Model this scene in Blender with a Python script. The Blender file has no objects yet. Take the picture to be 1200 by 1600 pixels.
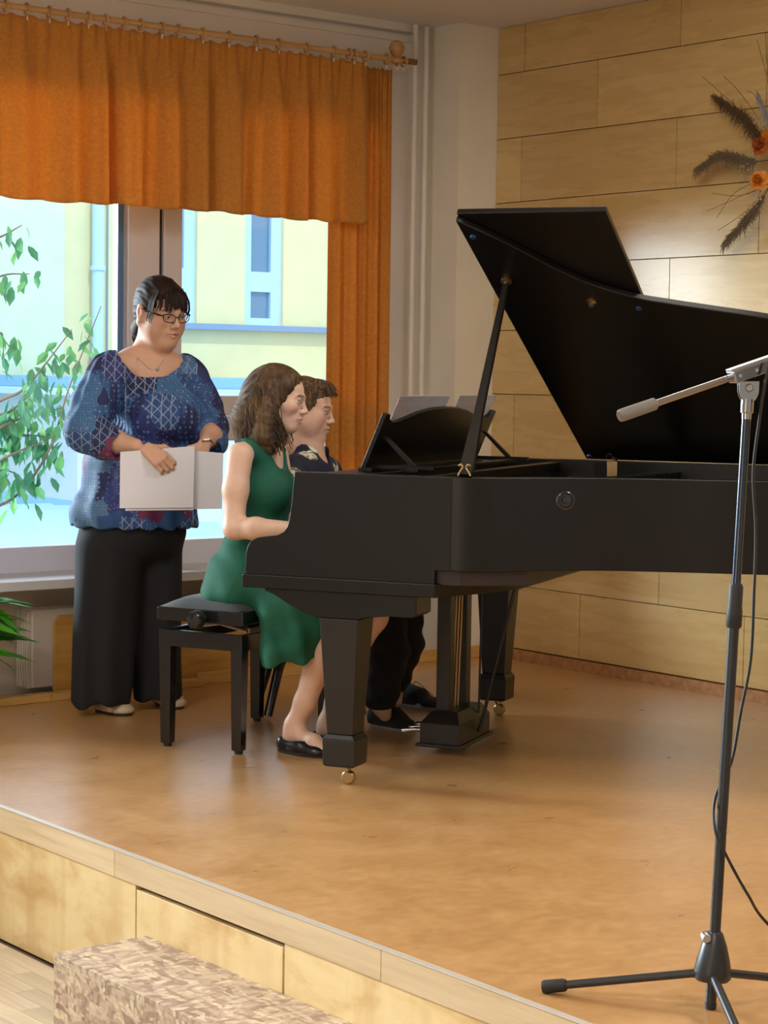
import bpy, bmesh, math, random
import numpy as np
from mathutils import Vector, Matrix

random.seed(7); rng = np.random.RandomState(7)
scene = bpy.context.scene
COL = scene.collection
pi = math.pi

# ------------------------------------------------------------------ camera (height 1.30 m above the stage floor, z = 0)
FPX = 3148.0; CAMZ = 1.30
def _unit(v): v = np.array(v, float); return v / np.linalg.norm(v)
_X = _unit((4578 - 600, -(646 - 800), -FPX)); _Y = _unit((-1900 - 600, -(552 - 800), -FPX))
_Y = _unit(_Y - _X * _X.dot(_Y)); _Z = np.cross(_X, _Y)
CM = np.array([_X, _Y, _Z])                       # columns: camera right, up, back in world axes
CC = np.array([0.0, 0.0, CAMZ])
cam_data = bpy.data.cameras.new('camera'); cam = bpy.data.objects.new('camera', cam_data); COL.objects.link(cam)
m4 = np.eye(4); m4[:3, :3] = CM; m4[:3, 3] = CC
cam.matrix_world = Matrix(m4.tolist())
cam_data.sensor_fit = 'VERTICAL'; cam_data.sensor_height = 32.0
cam_data.lens = FPX / 1600.0 * 32.0
cam_data.clip_start = 0.05; cam_data.clip_end = 200
scene.camera = cam

# ------------------------------------------------------------------ world, sun, exposure
world = bpy.data.worlds.new('sky'); scene.world = world; world.use_nodes = True
bg = world.node_tree.nodes['Background']; bg.inputs[0].default_value = (0.56, 0.76, 1.0, 1); bg.inputs[1].default_value = 2.2
sun_d = bpy.data.lights.new('sun', 'SUN'); sun_d.energy = 1.9; sun_d.angle = 0.03; sun_d.color = (1.0, 0.95, 0.82)
sun = bpy.data.objects.new('sun', sun_d); COL.objects.link(sun)
sun.rotation_euler = (math.radians(38), 0, math.radians(-12))
def area(name, loc, rot, sx, sy, power, col):
    d = bpy.data.lights.new(name, 'AREA'); d.shape = 'RECTANGLE'; d.size = sx; d.size_y = sy; d.energy = power; d.color = col
    o = bpy.data.objects.new(name, d); COL.objects.link(o); o.location = loc; o.rotation_euler = rot; return o
# added area lights: piano highlight, sky stand-in, unseen fill under the ceiling
area('added_piano_highlight', (-5.9, .1, 1.2), (0, math.radians(-90), 0), 2.4, 1.1, 70, (1.0, .84, .68))  # lamp added at a solid wall, for a highlight on the bent side
dl = area('added_sky_fill', (.5, 13.0, 2.6), (0, 0, 0), 4.5, 2.2, 2200, (.88, .94, 1.0))  # lamp added outside, standing in for bright sky on the panelled wall
dl.rotation_euler = (Vector((6.2, 5.2, .95)) - dl.location).to_track_quat('-Z', 'Y').to_euler()
for x_, y_, p_ in ((4.6, 4.4, 26), (4.6, 1.6, 46), (1.0, 4.6, 56), (1.0, 1.2, 56), (-2.2, 4.0, 50), (-2.2, 0., 40)):
    area('added_ceiling_fill', (x_, y_, 2.895), (0, 0, 0), .6, 1.2, p_, (1.0, .94, .86))  # unseen lamps added to brighten the interior
scene.view_settings.view_transform = 'Standard'; scene.view_settings.look = 'None'
scene.view_settings.gamma = 1.0; scene.view_settings.use_curve_mapping = False
scene.view_settings.exposure = 0.0
scene.cycles.max_bounces = 8; scene.cycles.diffuse_bounces = 4; scene.cycles.glossy_bounces = 4
scene.cycles.transmission_bounces = 4; scene.cycles.transparent_max_bounces = 8
scene.cycles.caustics_reflective = False; scene.cycles.caustics_refractive = False
scene.cycles.use_denoising = True
scene.cycles.sample_clamp_indirect = 6.0

# ------------------------------------------------------------------ measuring helpers: where a sight line meets a real plane of the place
def ray(px, py): return CM @ np.array([(px - 600) / FPX, -(py - 800) / FPX, -1.0])
def on(px, py, ax, v): r = ray(px, py); return CC + r * ((v - CC[ax]) / r[ax])
def at(px, py, dist): return CC + ray(px, py) * dist
# ------------------------------------------------------------------ object helpers
def link(name, data, parent=None):
    o = bpy.data.objects.new(name, data); COL.objects.link(o)
    if parent is not None: o.parent = parent
    return o
def tag(o, label=None, cat=None, group=None, kind=None):
    for k, v in (('label', label), ('category', cat), ('group', group), ('kind', kind)):
        if v: o[k] = v
    return o
def thing(name, label, cat, loc=(0, 0, 0), rz=0.0, group=None):
    o = link(name, None); o.location = loc; o.rotation_euler = (0, 0, rz)
    o.empty_display_size = 0.1
    return tag(o, label, cat, group)
def box_faces(i): return [(i, i+3, i+2, i+1), (i+4, i+5, i+6, i+7), (i, i+1, i+5, i+4), (i+1, i+2, i+6, i+5), (i+2, i+3, i+7, i+6), (i+3, i, i+4, i+7)]
class MB:
    def __init__(s): s.v = []; s.f = []; s.M = None
    def _add(s, vs, fs):
        n = len(s.v)
        if s.M is not None: vs = [tuple(s.M @ Vector(p)) for p in vs]
        s.v += [tuple(map(float, p)) for p in vs]; s.f += [tuple(i + n for i in f) for f in fs]; return s
    def box(s, x0, y0, z0, x1, y1, z1):
        return s._add([(x0,y0,z0),(x1,y0,z0),(x1,y1,z0),(x0,y1,z0),(x0,y0,z1),(x1,y0,z1),(x1,y1,z1),(x0,y1,z1)], box_faces(0))
    def hexa(s, bottom, top):
        return s._add(list(bottom) + list(top), box_faces(0))
    def prism(s, poly, h0, h1, fn):
        n = len(poly)
        vs = [fn(p[0], p[1], h0) for p in poly] + [fn(p[0], p[1], h1) for p in poly]
        fs = [tuple(range(n))[::-1], tuple(range(n, 2 * n))] + [(i, (i + 1) % n, n + (i + 1) % n, n + i) for i in range(n)]
        return s._add(vs, fs)
    def tube(s, pts, r, n=8, caps=True):
        pts = [Vector(p) for p in pts]; m = len(pts)
        rs = r if hasattr(r, '__len__') else [r] * m
        t0 = (pts[1] - pts[0]).normalized()
        a = Vector((0, 0, 1)) if abs(t0.z) < .9 else Vector((1, 0, 0))
        u = t0.cross(a).normalized(); vs = []
        for i in range(m):
            t = (pts[min(i + 1, m - 1)] - pts[max(i - 1, 0)]).normalized()
            u = (u - t * u.dot(t)).normalized(); w = t.cross(u)
            for k in range(n):
                an = 2 * pi * k / n
                vs.append(tuple(pts[i] + (u * math.cos(an) + w * math.sin(an)) * rs[i]))
        fs = [(i*n+k, i*n+(k+1) % n, (i+1)*n+(k+1) % n, (i+1)*n+k) for i in range(m - 1) for k in range(n)]
        if caps: fs += [tuple(range(n))[::-1], tuple(range((m-1)*n, m*n))]
        return s._add(vs, fs)
    def lathe(s, prof, c=(0,0,0), axis=(0,0,1), n=20):
        ax = Vector(axis).normalized(); a = Vector((1,0,0)) if abs(ax.x) < .9 else Vector((0,1,0))
        u = ax.cross(a).normalized(); w = ax.cross(u); c = Vector(c); vs = []; m = len(prof)
        for r, h in prof:
            for k in range(n):
                an = 2*pi*k/n; vs.append(tuple(c + ax*h + (u*math.cos(an) + w*math.sin(an))*max(r, 1e-5)))
        fs = [(i*n+k, i*n+(k+1) % n, (i+1)*n+(k+1) % n, (i+1)*n+k) for i in range(m-1) for k in range(n)]
        fs += [tuple(range(n))[::-1], tuple(range((m-1)*n, m*n))]
        return s._add(vs, fs)
    def mesh(s, name):
        me = bpy.data.meshes.new(name); me.from_pydata(s.v, [], s.f); me.update()
        b = bmesh.new(); b.from_mesh(me); bmesh.ops.recalc_face_normals(b, faces=b.faces); b.to_mesh(me); b.free()
        return me
    def build(s, name, m, parent=None, bevel=0, smooth=False, seg=2):
        me = s.mesh(name); me.materials.append(m)
        if smooth or bevel: me.polygons.foreach_set('use_smooth', [True] * len(me.polygons))
        o = link(name, me, parent)
        if bevel:
            b = o.modifiers.new('bevel', 'BEVEL'); b.width = bevel; b.segments = seg; b.limit_method = 'ANGLE'; b.angle_limit = math.radians(35)
            b.harden_normals = True
        elif smooth:
            try: me.set_sharp_from_angle(angle=math.radians(40))
            except Exception: pass
        return o
def spline(pts, n=8):
    P = [Vector(p) for p in pts]; P = [P[0]*2 - P[1]] + P + [P[-1]*2 - P[-2]]; out = []
    for i in range(1, len(P) - 2):
        for k in range(n):
            t = k / n; a, b, c, d = P[i-1:i+3]
            out.append(0.5*((2*b) + (c-a)*t + (2*a-5*b+4*c-d)*t*t + (3*b-a-3*c+d)*t**3))
    out.append(P[-2]); return out

# ------------------------------------------------------------------ materials
def mat(name, col, rough=.5, metal=0, coat=0, spec=None, sheen=0):
    m = bpy.data.materials.new(name); m.use_nodes = True; b = m.node_tree.nodes['Principled BSDF']
    b.inputs['Base Color'].default_value = (*col, 1); b.inputs['Roughness'].default_value = rough; b.inputs['Metallic'].default_value = metal
    if coat: b.inputs['Coat Weight'].default_value = coat; b.inputs['Coat Roughness'].default_value = .12
    if spec is not None: b.inputs['Specular IOR Level'].default_value = spec
    if sheen: b.inputs['Sheen Weight'].default_value = sheen
    return m
class NT:
    def __init__(s, m): s.t = m.node_tree; s.b = s.t.nodes['Principled BSDF']; s.tc = s.t.nodes.new('ShaderNodeTexCoord')
    def n(s, ty, **kw):
        o = s.t.nodes.new('ShaderNode' + ty)
        for k, v in kw.items(): setattr(o, k, v)
        return o
    def l(s, a, b): s.t.links.new(a, b)
    def coord(s, scale=(1,1,1), rot=(0,0,0), space='Object'):
        mp = s.n('Mapping'); mp.inputs['Scale'].default_value = scale; mp.inputs['Rotation'].default_value = rot
        s.l(s.tc.outputs[space], mp.inputs['Vector']); return mp.outputs[0]
    def noise(s, vec, scale, detail=4, rough=.5, dist=0):
        o = s.n('TexNoise'); o.inputs['Scale'].default_value = scale; o.inputs['Detail'].default_value = detail
        o.inputs['Roughness'].default_value = rough; o.inputs['Distortion'].default_value = dist
        s.l(vec, o.inputs['Vector']); return o.outputs['Fac']
    def voro(s, vec, scale, out='Distance', feature='F1', metric='EUCLIDEAN', rand=1):
        o = s.n('TexVoronoi', feature=feature); 
        if feature != 'DISTANCE_TO_EDGE': o.distance = metric
        o.inputs['Scale'].default_value = scale; o.inputs['Randomness'].default_value = rand
        s.l(vec, o.inputs['Vector']); return o.outputs[out]
    def ramp(s, fac, stops, interp='LINEAR'):
        o = s.n('ValToRGB'); o.color_ramp.interpolation = interp; e = o.color_ramp.elements
        while len(e) < len(stops): e.new(.5)
        for k, (p, c) in enumerate(stops): e[k].position = p; e[k].color = (*c, 1) if hasattr(c, '__len__') else (c, c, c, 1)
        s.l(fac, o.inputs[0]); return o.outputs[0]
    def mix(s, fac, a, b, blend='MIX'):
        o = s.n('Mix', data_type='RGBA', blend_type=blend)
        for sock, v in ((o.inputs[0], fac), (o.inputs[6], a), (o.inputs[7], b)):
            if isinstance(v, (int, float)): sock.default_value = v
            elif isinstance(v, tuple): sock.default_value = (*v, 1)
            else: s.l(v, sock)
        return o.outputs[2]
    def math(s, op, a, b=None):
        o = s.n('Math', operation=op)
        for k, v in enumerate((a, b)):
            if v is None: continue
            if isinstance(v, (int, float)): o.inputs[k].default_value = v
            else: s.l(v, o.inputs[k])
        return o.outputs[0]
    def base(s, c): s.l(c, s.b.inputs['Base Color'])
    def rough(s, c): s.l(c, s.b.inputs['Roughness'])
    def bump(s, h, strength=.3, dist=.002):
        o = s.n('Bump'); o.inputs['Strength'].default_value = strength; o.inputs['Distance'].default_value = dist
        s.l(h, o.inputs['Height']); s.l(o.outputs[0], s.b.inputs['Normal'])
    def orand(s): return s.n('ObjectInfo').outputs['Random']

def m_veneer(name, c1, c2, c3, rough=.3, rot=(0,0,0), grain=(1.2, 1.2, 14), fig=0.35, rand=.5):
    m = mat(name, c2, rough); n = NT(m)
    v = n.coord(grain, rot); g = n.noise(v, 2.2, 6, .6, .4)
    c = n.ramp(g, [(.3, c1), (.52, c2), (.72, c3)])
    st = n.noise(n.coord((5.5, 5.5, .55), rot), 1.3, 3, .5, .8)             # figure across the grain
    c = n.mix(n.math('MULTIPLY', n.ramp(st, [(.48, 0.0), (.7, 1.0)]), fig), c, c1)
    kn = n.voro(n.coord((2.2, 2.2, 5.5), rot), 1.6); kf = n.ramp(kn, [(0.0, 1.0), (.035, .0)])
    c = n.mix(n.math('MULTIPLY', kf, .5), c, (c1[0]*.5, c1[1]*.45, c1[2]*.4))
    hv = n.n('HueSaturation'); hv.inputs['Saturation'].default_value = 1.0
    mr = n.n('MapRange'); mr.inputs['To Min'].default_value = 1 - .16*rand; mr.inputs['To Max'].default_value = 1 + .16*rand
    n.l(n.orand(), mr.inputs['Value']); n.l(mr.outputs[0], hv.inputs['Value']); n.l(c, hv.inputs['Color'])
    n.base(hv.outputs[0]); n.rough(n.ramp(g, [(.2, rough*.85), (.8, rough*1.2)])); n.bump(g, .08, .001)
    if name == 'maple_panel': n.b.inputs['Coat Weight'].default_value = .5; n.b.inputs['Coat Roughness'].default_value = .25
    return m
M = {}
M['panel'] = m_veneer('maple_panel', (.65,.445,.175), (.70,.495,.205), (.74,.54,.24), .27, grain=(1.0,1.0,9), fig=.28)
M['panel_gap'] = mat('panel_gap', (.16,.09,.035), .8)
M['fascia'] = m_veneer('birch_plywood', (.56,.34,.13), (.74,.56,.28), (.80,.64,.36), .45, rot=(0,0,0), grain=(2,2,4), fig=.45, rand=.4)
M['edge'] = m_veneer('beech_edge', (.50,.36,.20), (.60,.45,.27), (.64,.5,.31), .4, grain=(1,1,20), fig=.05, rand=.7)
M['skirt'] = m_veneer('skirting_wood', (.55,.30,.08), (.68,.42,.13), (.74,.48,.18), .4, grain=(2,2,20), fig=.1)
m = mat('linoleum', (.55,.33,.14), .25, coat=.55, spec=.7); n = NT(m)
a_ = n.noise(n.coord((1,1,1)), 5, 8, .6, .25); b_ = n.noise(n.coord((1,1.4,1)), 22, 5, .6, .2)
c = n.ramp(a_, [(.28, (.42,.205,.065)), (.5, (.52,.275,.10)), (.72, (.60,.345,.145))])
c = n.mix(.42, c, n.ramp(b_, [(.33, (.44,.215,.070)), (.5, (.54,.295,.110)), (.66, (.64,.385,.165))]))
sp = n.ramp(n.voro(n.coord((1,1,1)), 7), [(0, 1.0), (.012, 0.0)])
n.b.inputs['Coat Roughness'].default_value = .30; n.base(c); n.rough(n.ramp(a_, [(.3, .27), (.7, .34)])); n.bump(b_, .06, .001); M['lino'] = m
m = mat('lino_coving', (.55,.33,.14), .4); n = NT(m)
n.base(n.ramp(n.noise(n.coord((1,1,1)), 30, 5), [(.3, (.42,.19,.07)), (.7, (.62,.34,.15))])); M['coving'] = m
def m_plaster(name, col, amp=.04):
    m = mat(name, col, .85); n = NT(m); f = n.noise(n.coord(), 90, 4)
    n.base(n.ramp(n.noise(n.coord(), 3, 4), [(.3, tuple(x*(1-amp) for x in col)), (.7, tuple(min(1, x*(1+amp)) for x in col))])); n.bump(f, .12, .0015); return m
M['wall'] = m_plaster('white_plaster', (.80,.765,.72)); M['ceil'] = m_plaster('ceiling_paint', (.78,.75,.73)); M['lower_wall'] = m_plaster('sill_wall', (.62,.52,.40))
M['cream'] = m_plaster('pier_paint', (.86,.80,.68))
M['pvc'] = mat('window_pvc', (.78,.79,.90), .3); M['pvc_in'] = mat('window_laminate', (.66,.60,.60), .45)
M['seal'] = mat('window_seal', (.03,.035,.05), .6); M['sill'] = m_plaster('window_sill_stone', (.74,.74,.76))
M['chrome'] = mat('chrome', (.42,.42,.43), .18, 1); M['steel'] = mat('steel', (.5,.5,.52), .35, 1); M['brass'] = mat('brass', (.42,.29,.14), .35, 1)
M['piano'] = mat('ebonised_satin', (.006,.0055,.0055), .33, spec=.34)
n = NT(M['piano']); n.rough(n.ramp(n.noise(n.coord((1,1,1)), 400, 2), [(.3, .30), (.7, .40)]))
M['pianoleg'] = mat('ebonised_leg', (.012,.010,.009), .42); M['black'] = mat('black_lacquer', (.010,.010,.012), .18, coat=.4)
M['rubber'] = mat('black_rubber', (.012,.012,.013), .6); M['matte'] = mat('powder_black', (.016,.017,.02), .38)
M['stain'] = mat('underside_wood', (.20,.135,.07), .6); M['plate'] = mat('gold_iron', (.50,.34,.13), .4, .6)
M['felt'] = mat('black_upholstery', (.012,.012,.016), .9, sheen=.3); M['key'] = mat('ivory', (.85,.83,.76), .25)
M['paper'] = mat('paper', (.76,.76,.84), .7); M['grip'] = mat('grey_grip', (.20,.19,.175), .55)
M['radiator'] = mat('radiator_enamel', (.72,.66,.58), .4); M['cover'] = m_veneer('cover_board', (.42,.21,.05), (.58,.31,.075), (.66,.38,.10), .45, grain=(1,1,8), fig=.25)
M['rod'] = m_veneer('curtain_rod_wood', (.45,.24,.09), (.58,.34,.14), (.64,.4,.18), .4); M['pipe'] = mat('pipe_enamel', (.80,.74,.66), .35)
# orange curtain: thin cloth, part of the daylight comes through
m = mat('orange_curtain', (.66,.24,.03), .85, sheen=.2); n = NT(m)
w1 = n.noise(n.coord((1,1,1)), 70, 5, .7); c = n.ramp(w1, [(.3, (.66,.27,.038)), (.55, (.73,.33,.055)), (.75, (.80,.39,.08))]); n.base(c)
tr = n.n('BsdfTranslucent'); n.l(c, tr.inputs[0]); ms = n.n('MixShader'); ms.inputs[0].default_value = .37
n.l(n.b.outputs[0], ms.inputs[1]); n.l(tr.outputs[0], ms.inputs[2]); n.l(ms.outputs[0], m.node_tree.nodes['Material Output'].inputs[0]); M['curtain'] = m
# glass: thin pane, mostly clear with a fresnel reflection
m = bpy.data.materials.new('window_glass'); m.use_nodes = True; t = m.node_tree; t.nodes.clear()
o_ = t.nodes.new('ShaderNodeOutputMaterial'); tp = t.nodes.new('ShaderNodeBsdfTransparent'); tp.inputs[0].default_value = (.93,.97,.97,1)
gl = t.nodes.new('ShaderNodeBsdfGlossy'); gl.inputs['Roughness'].default_value = .02; fr = t.nodes.new('ShaderNodeFresnel'); fr.inputs[0].default_value = 1.45
mx = t.nodes.new('ShaderNodeMixShader'); t.links.new(fr.outputs[0], mx.inputs[0]); t.links.new(tp.outputs[0], mx.inputs[1]); t.links.new(gl.outputs[0], mx.inputs[2]); t.links.new(mx.outputs[0], o_.inputs[0])
M['glass'] = m
m = mat('strand_board', (.55,.4,.22), .55); n = NT(m)
wn = n.n('TexNoise'); wn.inputs['Scale'].default_value = 9; n.l(n.tc.outputs['Object'], wn.inputs['Vector']); wv = n.n('VectorMath', operation='SCALE'); wv.inputs['Scale'].default_value = .05; n.l(wn.outputs['Color'], wv.inputs[0])
wa = n.n('VectorMath', operation='ADD'); n.l(n.tc.outputs['Object'], wa.inputs[0]); n.l(wv.outputs[0], wa.inputs[1])
def wc(scale, rot):
    mp = n.n('Mapping'); mp.inputs['Scale'].default_value = scale; mp.inputs['Rotation'].default_value = rot; n.l(wa.outputs[0], mp.inputs['Vector']); return mp.outputs[0]
v1 = wc((12, 40, 40), (.3, .2, .6)); vv = n.n('TexVoronoi'); vv.inputs['Scale'].default_value = 1.6; n.l(v1, vv.inputs['Vector'])
v2 = n.n('TexVoronoi'); v2.inputs['Scale'].default_value = 1.7; n.l(wc((44, 11, 44), (.2, .4, -.5)), v2.inputs['Vector'])
s1 = n.n('SeparateColor'); n.l(vv.outputs['Color'], s1.inputs[0]); s2 = n.n('SeparateColor'); n.l(v2.outputs['Color'], s2.inputs[0])
f = n.mix(n.ramp(s2.outputs[1], [(.45, 0.0), (.5, 1.0)]), s1.outputs[0], s2.outputs[0])
c = n.ramp(f, [(0, (.30,.19,.13)), (.35, (.46,.33,.23)), (.7, (.56,.43,.30)), (1, (.68,.56,.38))])
c = n.mix(n.ramp(vv.outputs['Distance'], [(.45, 0.0), (.9, .5)]), c, (.16,.09,.05)); n.base(c); n.bump(f, .5, .002); M['osb'] = m

# ================================================================== the setting
def struct(name, mb, m, parent=None, bevel=0, smooth=False):
    o = mb.build(name, m, parent, bevel, smooth)
    if parent is None: o['kind'] = 'structure'
    return o
STX, WY, WX, ZF, ZC = 2.81, 7.30, 6.25, -.40, 2.907
SKY = 7.05                                              # the line of the skirting and the pier's front
struct('floor', MB().box(STX + .001, -3.5, -.022, WX + .15, SKY + .2, 0), M['lino'])
# hall floor of oak strips
hall = link('floor_hall', None); hall['kind'] = 'structure'
M['strip'] = m_veneer('oak_strip', (.40,.30,.18), (.52,.40,.26), (.58,.46,.31), .35, grain=(12,1,12), fig=.15, rand=.9)
struct('subfloor', MB().box(-6, -6, ZF - .08, STX + .3, WY + .1, ZF - .012), M['panel_gap'], hall)
sw = .065; base_mesh = {}
for i in range(11):
    x1 = STX - .022 - i * sw; x0 = x1 - sw + .0012
    off = (i * .37) % .52
    for k in range(5):
        y0 = 4.0 + off + k * .62 - .6
        if i == 0 and k == 0: pass
        if 'm' not in base_mesh:
            base_mesh['m'] = MB().box(0, 0, 0, sw - .0012, .6188, .012).mesh('floor_board'); base_mesh['m'].materials.append(M['strip'])
        o = link('floor_board', base_mesh['m'], hall); o.location = (x0, y0, ZF - .012)
rest = MB()
rest.box(-6, -6, ZF - .012, STX - .022 - 11 * sw, WY + .1, ZF); rest.box(STX - .022 - 11*sw, -6, ZF - .012, STX - .02, 3.4, ZF)
rest.build('floor_surface', M['strip'], hall)
# the stage front: plywood fascia with a hatch, edge boards above
stage = link('trim_stage_front', None); stage['kind'] = 'structure'
struct('stage_core', MB().box(STX + .02, -3.5, ZF, WX, SKY + .2, -.024), M['panel_gap'], stage)
eb = [7.25, 6.30, 5.45, 4.697, 3.523, 2.35, 1.17, -.1, -1.3]
for y1, y0 in zip(eb[:-1], eb[1:]):
    MB().box(STX - .004, y0 + .0008, -.074, STX + .02, y1 - .0008, .0005).build('edge_board', M['edge'], stage, bevel=.0015)
struct('edge_profile', MB().box(STX - .006, -3.5, .0006, STX + .010, 7.25, .003), mat('aluminium_nosing', (.72,.66,.58), .35, .4), stage)
MB().box(STX, 4.5935, ZF, STX + .018, 7.25, -.0752).build('fascia_panel', M['fascia'], stage)
MB().box(STX, -3.5, ZF, STX + .018, 3.903, -.0752).build('fascia_panel', M['fascia'], stage)
MB().box(STX, 3.912, ZF + .02, STX + .018, 4.587, -.0875).build('hatch_panel', M['fascia'], stage, bevel=.001)
# window wall: parapet, lintel, pier, wall beyond the pier
wl = link('wall_window', None); wl['kind'] = 'structure'
X0, X1 = 3.30, 5.62                                      # the window opening in view
struct('parapet', MB().box(-6, WY, ZF, X1, WY + .35, .45), M['lower_wall'], wl)
struct('lintel', MB().box(-6, WY, 2.50, WX, WY + .35, ZC + .1), M['wall'], wl)
struct('reveal', MB().box(X1, WY, ZF, WX, WY + .14, 2.50), M['wall'], wl)
for (a0, a1) in ((-.1, .2), (2.95, 3.30), (-3.2, -2.9), (-6, -5.9)): struct('window_pier', MB().box(a0, WY, .45, a1, WY + .35, 2.5), M['wall'], wl)
struct('corner_pier', MB().box(6.008, SKY + .012, 0, WX + .1, WY + .02, ZC), M['cream'], wl)
struct('cornice', MB().box(-6, WY - .05, 2.872, X1 + .3, WY, ZC), M['wall'], wl); struct('cornice', MB().box(-6, WY - .02, 2.83, X1 + .3, WY, 2.86), M['wall'], wl)
struct('ceiling', MB().box(-6, -6, ZC, WX + .4, WY + .35, ZC + .15), M['ceil'])
struct('wall_back', MB().box(-6, -6.2, ZF, WX + .4, -6, ZC + .15), M['wall'])
struct('wall_hall', MB().box(-6.2, -6, ZF, -6, WY, ZC + .15), M['wall'])
# panelled wall: maple veneer boards over a dark backing, each board a piece of its own
wr = link('wall_right', None); wr['kind'] = 'structure'
struct('backing', MB().box(WX, -6, ZF, WX + .15, WY + .3, ZC + .05), M['panel_gap'], wr)
zs = [.055, .345, .640, .933, 1.2265, 1.52, 1.815, 2.105, 2.398, 2.692, 2.907]
ysA, ysB = 6.888, 6.405                                 # board joints alternate from row to row
for r in range(len(zs) - 1):
    first = {0: 6.447, 1: 5.968, 2: 6.43, 3: 6.908, 4: 6.42, 5: 6.91, 6: 6.425, 7: 6.889, 8: 6.405, 9: 6.88}[r]
    if r == 1: first = 6.93
    ys = [SKY + .012] + [first - k * .962 for k in range(10)]
    for a1, a0 in zip(ys[:-1], ys[1:]):
        if a0 < -2.2: continue
        g = .0016
        MB().box(WX - .012, a0 + g, zs[r] + g, WX + .004, a1 - g, zs[r+1] - g).build('wall_board', M['panel'], wr, bevel=.0008, seg=1)
struct('baseboard_right', MB().box(WX - .022, -3.5, 0, WX - .0005, SKY, .05), M['coving'])
bl = link('baseboard_window', None); bl['kind'] = 'structure'
MB().box(4.6, SKY - .014, 0, 5.0, SKY, .05).build('skirting_board', M['skirt'], bl, bevel=.002)
MB().box(5.0, SKY - .014, 0, WX - .022, SKY, .054).build('skirting_board', M['skirt'], bl, bevel=.002)
for x0, x1 in ((2.82, 3.885), (3.887, 4.6)): MB().box(x0, SKY - .06, 0, x1, SKY, .030).build('skirting_board', M['skirt'], bl, bevel=.003)
# window 1 (in view), and the two further along the hall
def window(name, x0, x1, mull, full=True):
    w = link(name, None); w['kind'] = 'structure'; y0, y1 = WY + .06, WY + .13; zb, zt = .465, 2.50
    f = MB(); f.box(x0, y0, zb, x1, y1, zb + .115); f.box(x0, y0, zt - .07, x1, y1, zt); f.box(x0, y0, zb + .116, x0 + .06, y1, zt - .071); f.box(x1 - .062, y0, zb + .116, x1, y0 + .036, zt - .071)
    f.build('window_frame', M['pvc'], w, bevel=.006)
    if mull:
        MB().box(mull[0], y0 - .02, zb, mull[0] + .062*2.5, y1, zt).build('mullion', M['pvc_in'], w, bevel=.006)
        MB().box(mull[0] + .175, y0 - .02, zb, mull[1], y1, zt).build('mullion', M['pvc_in'], w, bevel=.006)
        MB().box(mull[0] + .154, y0 + .0, zb, mull[0] + .176, y1, zt).build('seal', M['seal'], w)
        MB().box(mull[0] - .028, y0 + .02, zb, mull[0] - .001, y1 - .01, zt - .07).build('seal', mat('blue_edge', (.10,.20,.36), .4), w)
        MB().box(mull[1] + .001, y0, 1.01, x1 - .063, y1, 1.115).build('transom', M['pvc_in'], w, bevel=.006)
        MB().box(mull[1] + .001, y0 + .008, 1.118, x1 - .063, y1, 1.205).build('transom', M['pvc_in'], w, bevel=.006)
        MB().box(x1 - .072, y0 + .004, zb + .116, x1 - .063, y0 + .036, zt - .071).build('sash_edge', mat('cream_edge', (.60,.60,.36), .5), w, bevel=.003)
        panes = [(x0 + .06, mull[0] - .028, zb + .115, zt - .07), (mull[1], x1 - .073, zb + .115, 1.01), (mull[1], x1 - .073, 1.205, zt - .07)]
    else: panes = [(x0 + .06, x1 - .062, zb + .115, zt - .07)]
    for a, b, c_, d in panes: MB().box(a, y0 + .03, c_, b, y0 + .036, d).build('pane', M['glass'], w)
    MB().box(x0 - .02, WY - .27 if x0 > 3 else WY - .1, .44, x1 + .02, WY + .07, .478).build('window_sill', M['sill'], w, bevel=.004)
    return w
window('window_1', X0, X1, (4.437, 4.705)); window('window_2', .2, 2.95, None); window('window_3', -2.9, -.1, None); window('window_4', -5.9, -3.2, None)

# ================================================================== outside: the building opposite, low roofs, a tree
M['stucco'] = m_plaster('cream_stucco', (.76,.67,.38)); M['stucco2'] = m_plaster('mint_stucco', (.66,.72,.50)); M['trimblue'] = mat('blue_white_frame', (.50,.68,.82), .4)
M['paneblue'] = mat('far_glass', (.12,.22,.33), .08, coat=.5); M['roofblue'] = mat('roof_sheet', (.22,.42,.66), .35); M['ledge'] = mat('zinc_ledge', (.20,.30,.45), .4)
FY = 22.0
ground = struct('ground', MB().box(-10, WY + .6, -2.6, 40, 40, -2.5), mat('yard_paving', (.55,.55,.5), .9))
fac = thing('school_building', 'pale yellow building with blue framed windows seen through the window', 'building', (14, FY, -2.5))
def fx(px): return on(px, 400, 1, FY)[0]
def fz(py, px=400): return on(px, py, 1, FY)[2]
def fbox(mb, x0, x1, z0, z1, y0, y1): mb.box(x0 - 14, y0 - FY, z0 + 2.5, x1 - 14, y1 - FY, z1 + 2.5)
zl = fz(512); w_z0 = fz(509, 413)
wins = [(fx(248), fx(308)), (fx(383), fx(443)), (fx(515), fx(575))]
mb = MB(); fbox(mb, fx(-420), fx(98), -2.5, 4.4, FY - .05, FY + .4); mb.build('wall_section', M['stucco2'], fac)
mb = MB(); fbox(mb, fx(98), wins[0][0], -2.5, 4.4, FY, FY + .4); mb.build('wall_section', M['stucco'], fac)
for a, b in ((wins[0][1], wins[1][0]), (wins[1][1], wins[2][0]), (wins[2][1], 26)):
    mb = MB(); fbox(mb, a, b, w_z0, 4.4, FY, FY + .4); mb.build('wall_section', M['stucco'], fac)
mb = MB(); fbox(mb, wins[0][0], 26, -2.5, w_z0, FY, FY + .4); mb.build('wall_section', M['stucco'], fac)
mb = MB(); fbox(mb, wins[0][0], wins[2][1], 4.1, 4.4, FY, FY + .4); mb.build('wall_section', M['stucco'], fac)
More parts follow.
